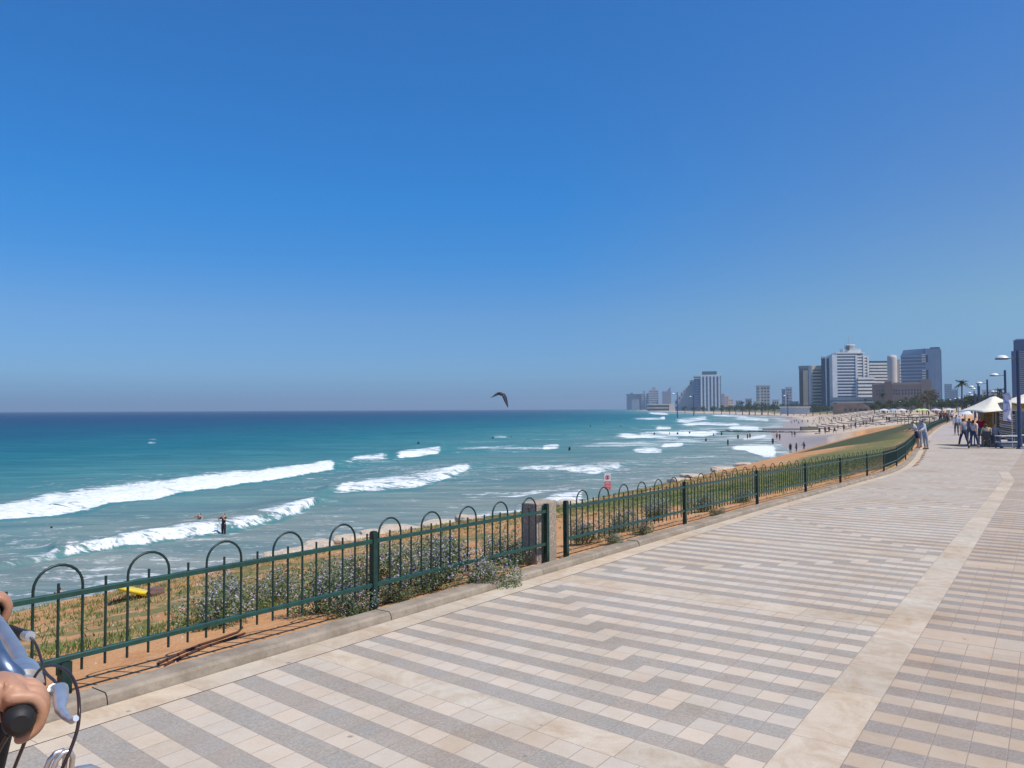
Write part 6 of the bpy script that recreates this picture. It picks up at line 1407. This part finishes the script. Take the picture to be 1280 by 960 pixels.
PL = [(1250, 481.5, 200, 'palm rising above the large awning, right of the lamp row'), (1232, 494, 260, 'palm in the trees behind the awning'), (1178, 497, 420, 'palm right of the glass tower in front of the trees'), (1160, 485.5, 460, 'brownish palm overlapping the right end of the brown hotel'), (1104, 489, 430, 'palm in front of the left part of the brown hotel'), (1082, 496.5, 560, 'small palm at the right end of the dark pavilion'), (928, 500, 900, 'distant palm in the treeline, leftmost'), (937, 500.5, 880, 'distant palm in the treeline, second'), (953, 501, 860, 'distant palm in the treeline under the pair of blocks'), (1146, 492, 400, 'palm in front of the brown hotel, middle right'), (1133, 494, 410, 'palm in front of the brown hotel, middle')]
for u, vt, Y_, lab in PL: plant(u, 0, vt, Y_, PP[0], lab, 8.1)
rt = random.Random(12); names = ['round green', 'wide green', 'dry brownish']; ci = [0]
us = [(1093, 503, 380, 0), (1099, 500, 420, 1), (1106, 503, 350, 0), (1113, 499, 430, 1), (1119, 502, 360, 0), (1126, 498, 420, 1), (1133, 500, 370, 0), (1140, 496, 430, 1), (1147, 499, 350, 0), (1153, 491, 440, 2), (1159, 484, 470, 2), (1164, 487, 455, 2), (1166, 498, 380, 0), (1172, 499, 400, 1), (1177, 500, 340, 0), (1184, 498, 400, 1), (1190, 500, 330, 0), (1196, 497, 380, 1), (1203, 500, 300, 0), (1209, 493, 330, 1), (1215, 492, 300, 0), (1222, 492, 320, 1), (1229, 491, 290, 0), (1236, 493, 300, 1), (1243, 494, 280, 0), (1250, 492, 300, 1), (1258, 495, 270, 0), (1266, 497, 260, 1), (1275, 496, 260, 0), (1290, 495, 260, 1), (1310, 494, 260, 0),
      (1044, 506, 620, 0), (1034, 506, 640, 1), (1025, 505, 660, 0), (1016, 504, 680, 1), (1008, 505, 700, 0), (1000, 504, 720, 1), (992, 503.5, 740, 0), (984, 504.5, 760, 1), (976, 503, 780, 0), (968, 504, 800, 1), (960, 503.5, 820, 0), (952, 504.5, 840, 1), (944, 503, 860, 0), (936, 504, 880, 1), (928, 505, 900, 0), (920, 505.5, 930, 1), (912, 505.5, 960, 0), (902, 506, 1000, 1), (892, 506.5, 1050, 0), (880, 507, 1100, 1), (868, 507, 1200, 0), (856, 507, 1300, 1), (1052, 510, 600, 0)]
for u, vt, Y_, k in us:
    nb = 'before the brown hotel' if 1090 < u < 1165 else ('between the glass tower and the awning' if u < 1215 and u >= 1165 else ('behind the awnings' if u >= 1215 else ('at the foot of the hotels' if u > 995 else 'in the distant treeline')))
    sub_ = [q[0] for q in us if (('a' if 1090 < q[0] < 1165 else 'b' if 1165 <= q[0] < 1215 else 'c' if q[0] >= 1215 else 'd' if q[0] > 995 else 'e') == ('a' if 1090 < u < 1165 else 'b' if 1165 <= u < 1215 else 'c' if u >= 1215 else 'd' if u > 995 else 'e'))]
    od = sorted(sub_).index(u); words = ['first', 'second', 'third', 'fourth', 'fifth', 'sixth', 'seventh', 'eighth', 'ninth', 'tenth', 'eleventh', 'twelfth', 'thirteenth', 'fourteenth', 'fifteenth', 'sixteenth', 'seventeenth', 'eighteenth', 'nineteenth', 'twentieth']
    plant(u, 0, vt, Y_, TP[k], '%s tree %s, %s from the left there' % (names[k], nb, words[min(od, 19)]), 5.3)
# pale parasols and parked things along the far promenade, a few pixels each
PAR = [(1105, 513, (.55, .57, .58), 'pale grey'), (1117, 513.5, (.25, .45, .62), 'light blue'), (1127, 512.5, (.6, .6, .6), 'white'), (1149, 512, (.45, .62, .18), 'lime green'), (1155, 512.3, (.5, .64, .22), 'yellow green'), (1170, 512.5, (.55, .55, .58), 'off white'), (1186, 513, (.6, .6, .62), 'white domed'), (1206, 512.5, (.66, .70, .74), 'big white')]
for i, (u, v, c, nm) in enumerate(PAR):
    Y_ = 250. if i < 7 else 90.; p = PY(u, v, Y_); z = max(ground_z(p.x, p.y), -.8); sc = 1.6 if i < 7 else .7
    r = empty('parasol', (p.x, p.y, z)); label(r, nm + ' parasol open on the far promenade' + (' behind the walkers' if i == 7 else ''), 'parasol', 'far parasols'); h_ = max(p.z - z, 2.)
    MB().lathe((0, 0, h_ - .5), [(sc * 1.1, 0), (sc * .6, .38), (0, .6)], 12).build('canopy', mat('par%d' % i, c, .8), r); MB().tube([(0, 0, 0), (0, 0, h_)], .05, 6).build('pole', GM, r)

# the crowd of walkers, café guests and sunbathers beyond: each a person of its own
cr = random.Random(21)
crowd_words = ['dark', 'pale', 'red', 'white']
spots = []
for i in range(46):
    u = cr.uniform(905, 1165); 
    if i < 26: u = cr.uniform(985, 1100); v = cr.uniform(519, 531)
    else: u = cr.uniform(1100, 1190); v = cr.uniform(516.5, 520.5)
    spots.append((u, v))
for i, (u, v) in enumerate(sorted(spots)):
    p = on_ground(u, v, 130, 900); k = cr.randrange(4)
    copy_thing(TM[k], p, i * .8, label='tiny %s figure in the far crowd on the steps and promenade' % ['dark', 'bare chested', 'red topped', 'pale'][k], category='person', group=['tiny dark people in the far crowd', 'tiny bare chested people in the far crowd', 'tiny red topped people in the far crowd', 'tiny pale people in the far crowd'][k])

# ------------------------------------------------------------------ air
hz_ = MB().box((0, 4800, 52.), (17000, 13600, 146)); ho = hz_.build('haze', None, kind='stuff')
hm_ = bpy.data.materials.new('haze'); hm_.use_nodes = True; ht_ = hm_.node_tree; ht_.nodes.clear(); o_ = ht_.nodes.new('ShaderNodeOutputMaterial'); pv = ht_.nodes.new('ShaderNodeVolumePrincipled')
pv.inputs['Color'].default_value = (.68, .86, 1., 1); pv.inputs['Density'].default_value = 1.75e-4; pv.inputs['Anisotropy'].default_value = .2; ht_.links.new(pv.outputs[0], o_.inputs['Volume']); ho.data.materials.append(hm_)
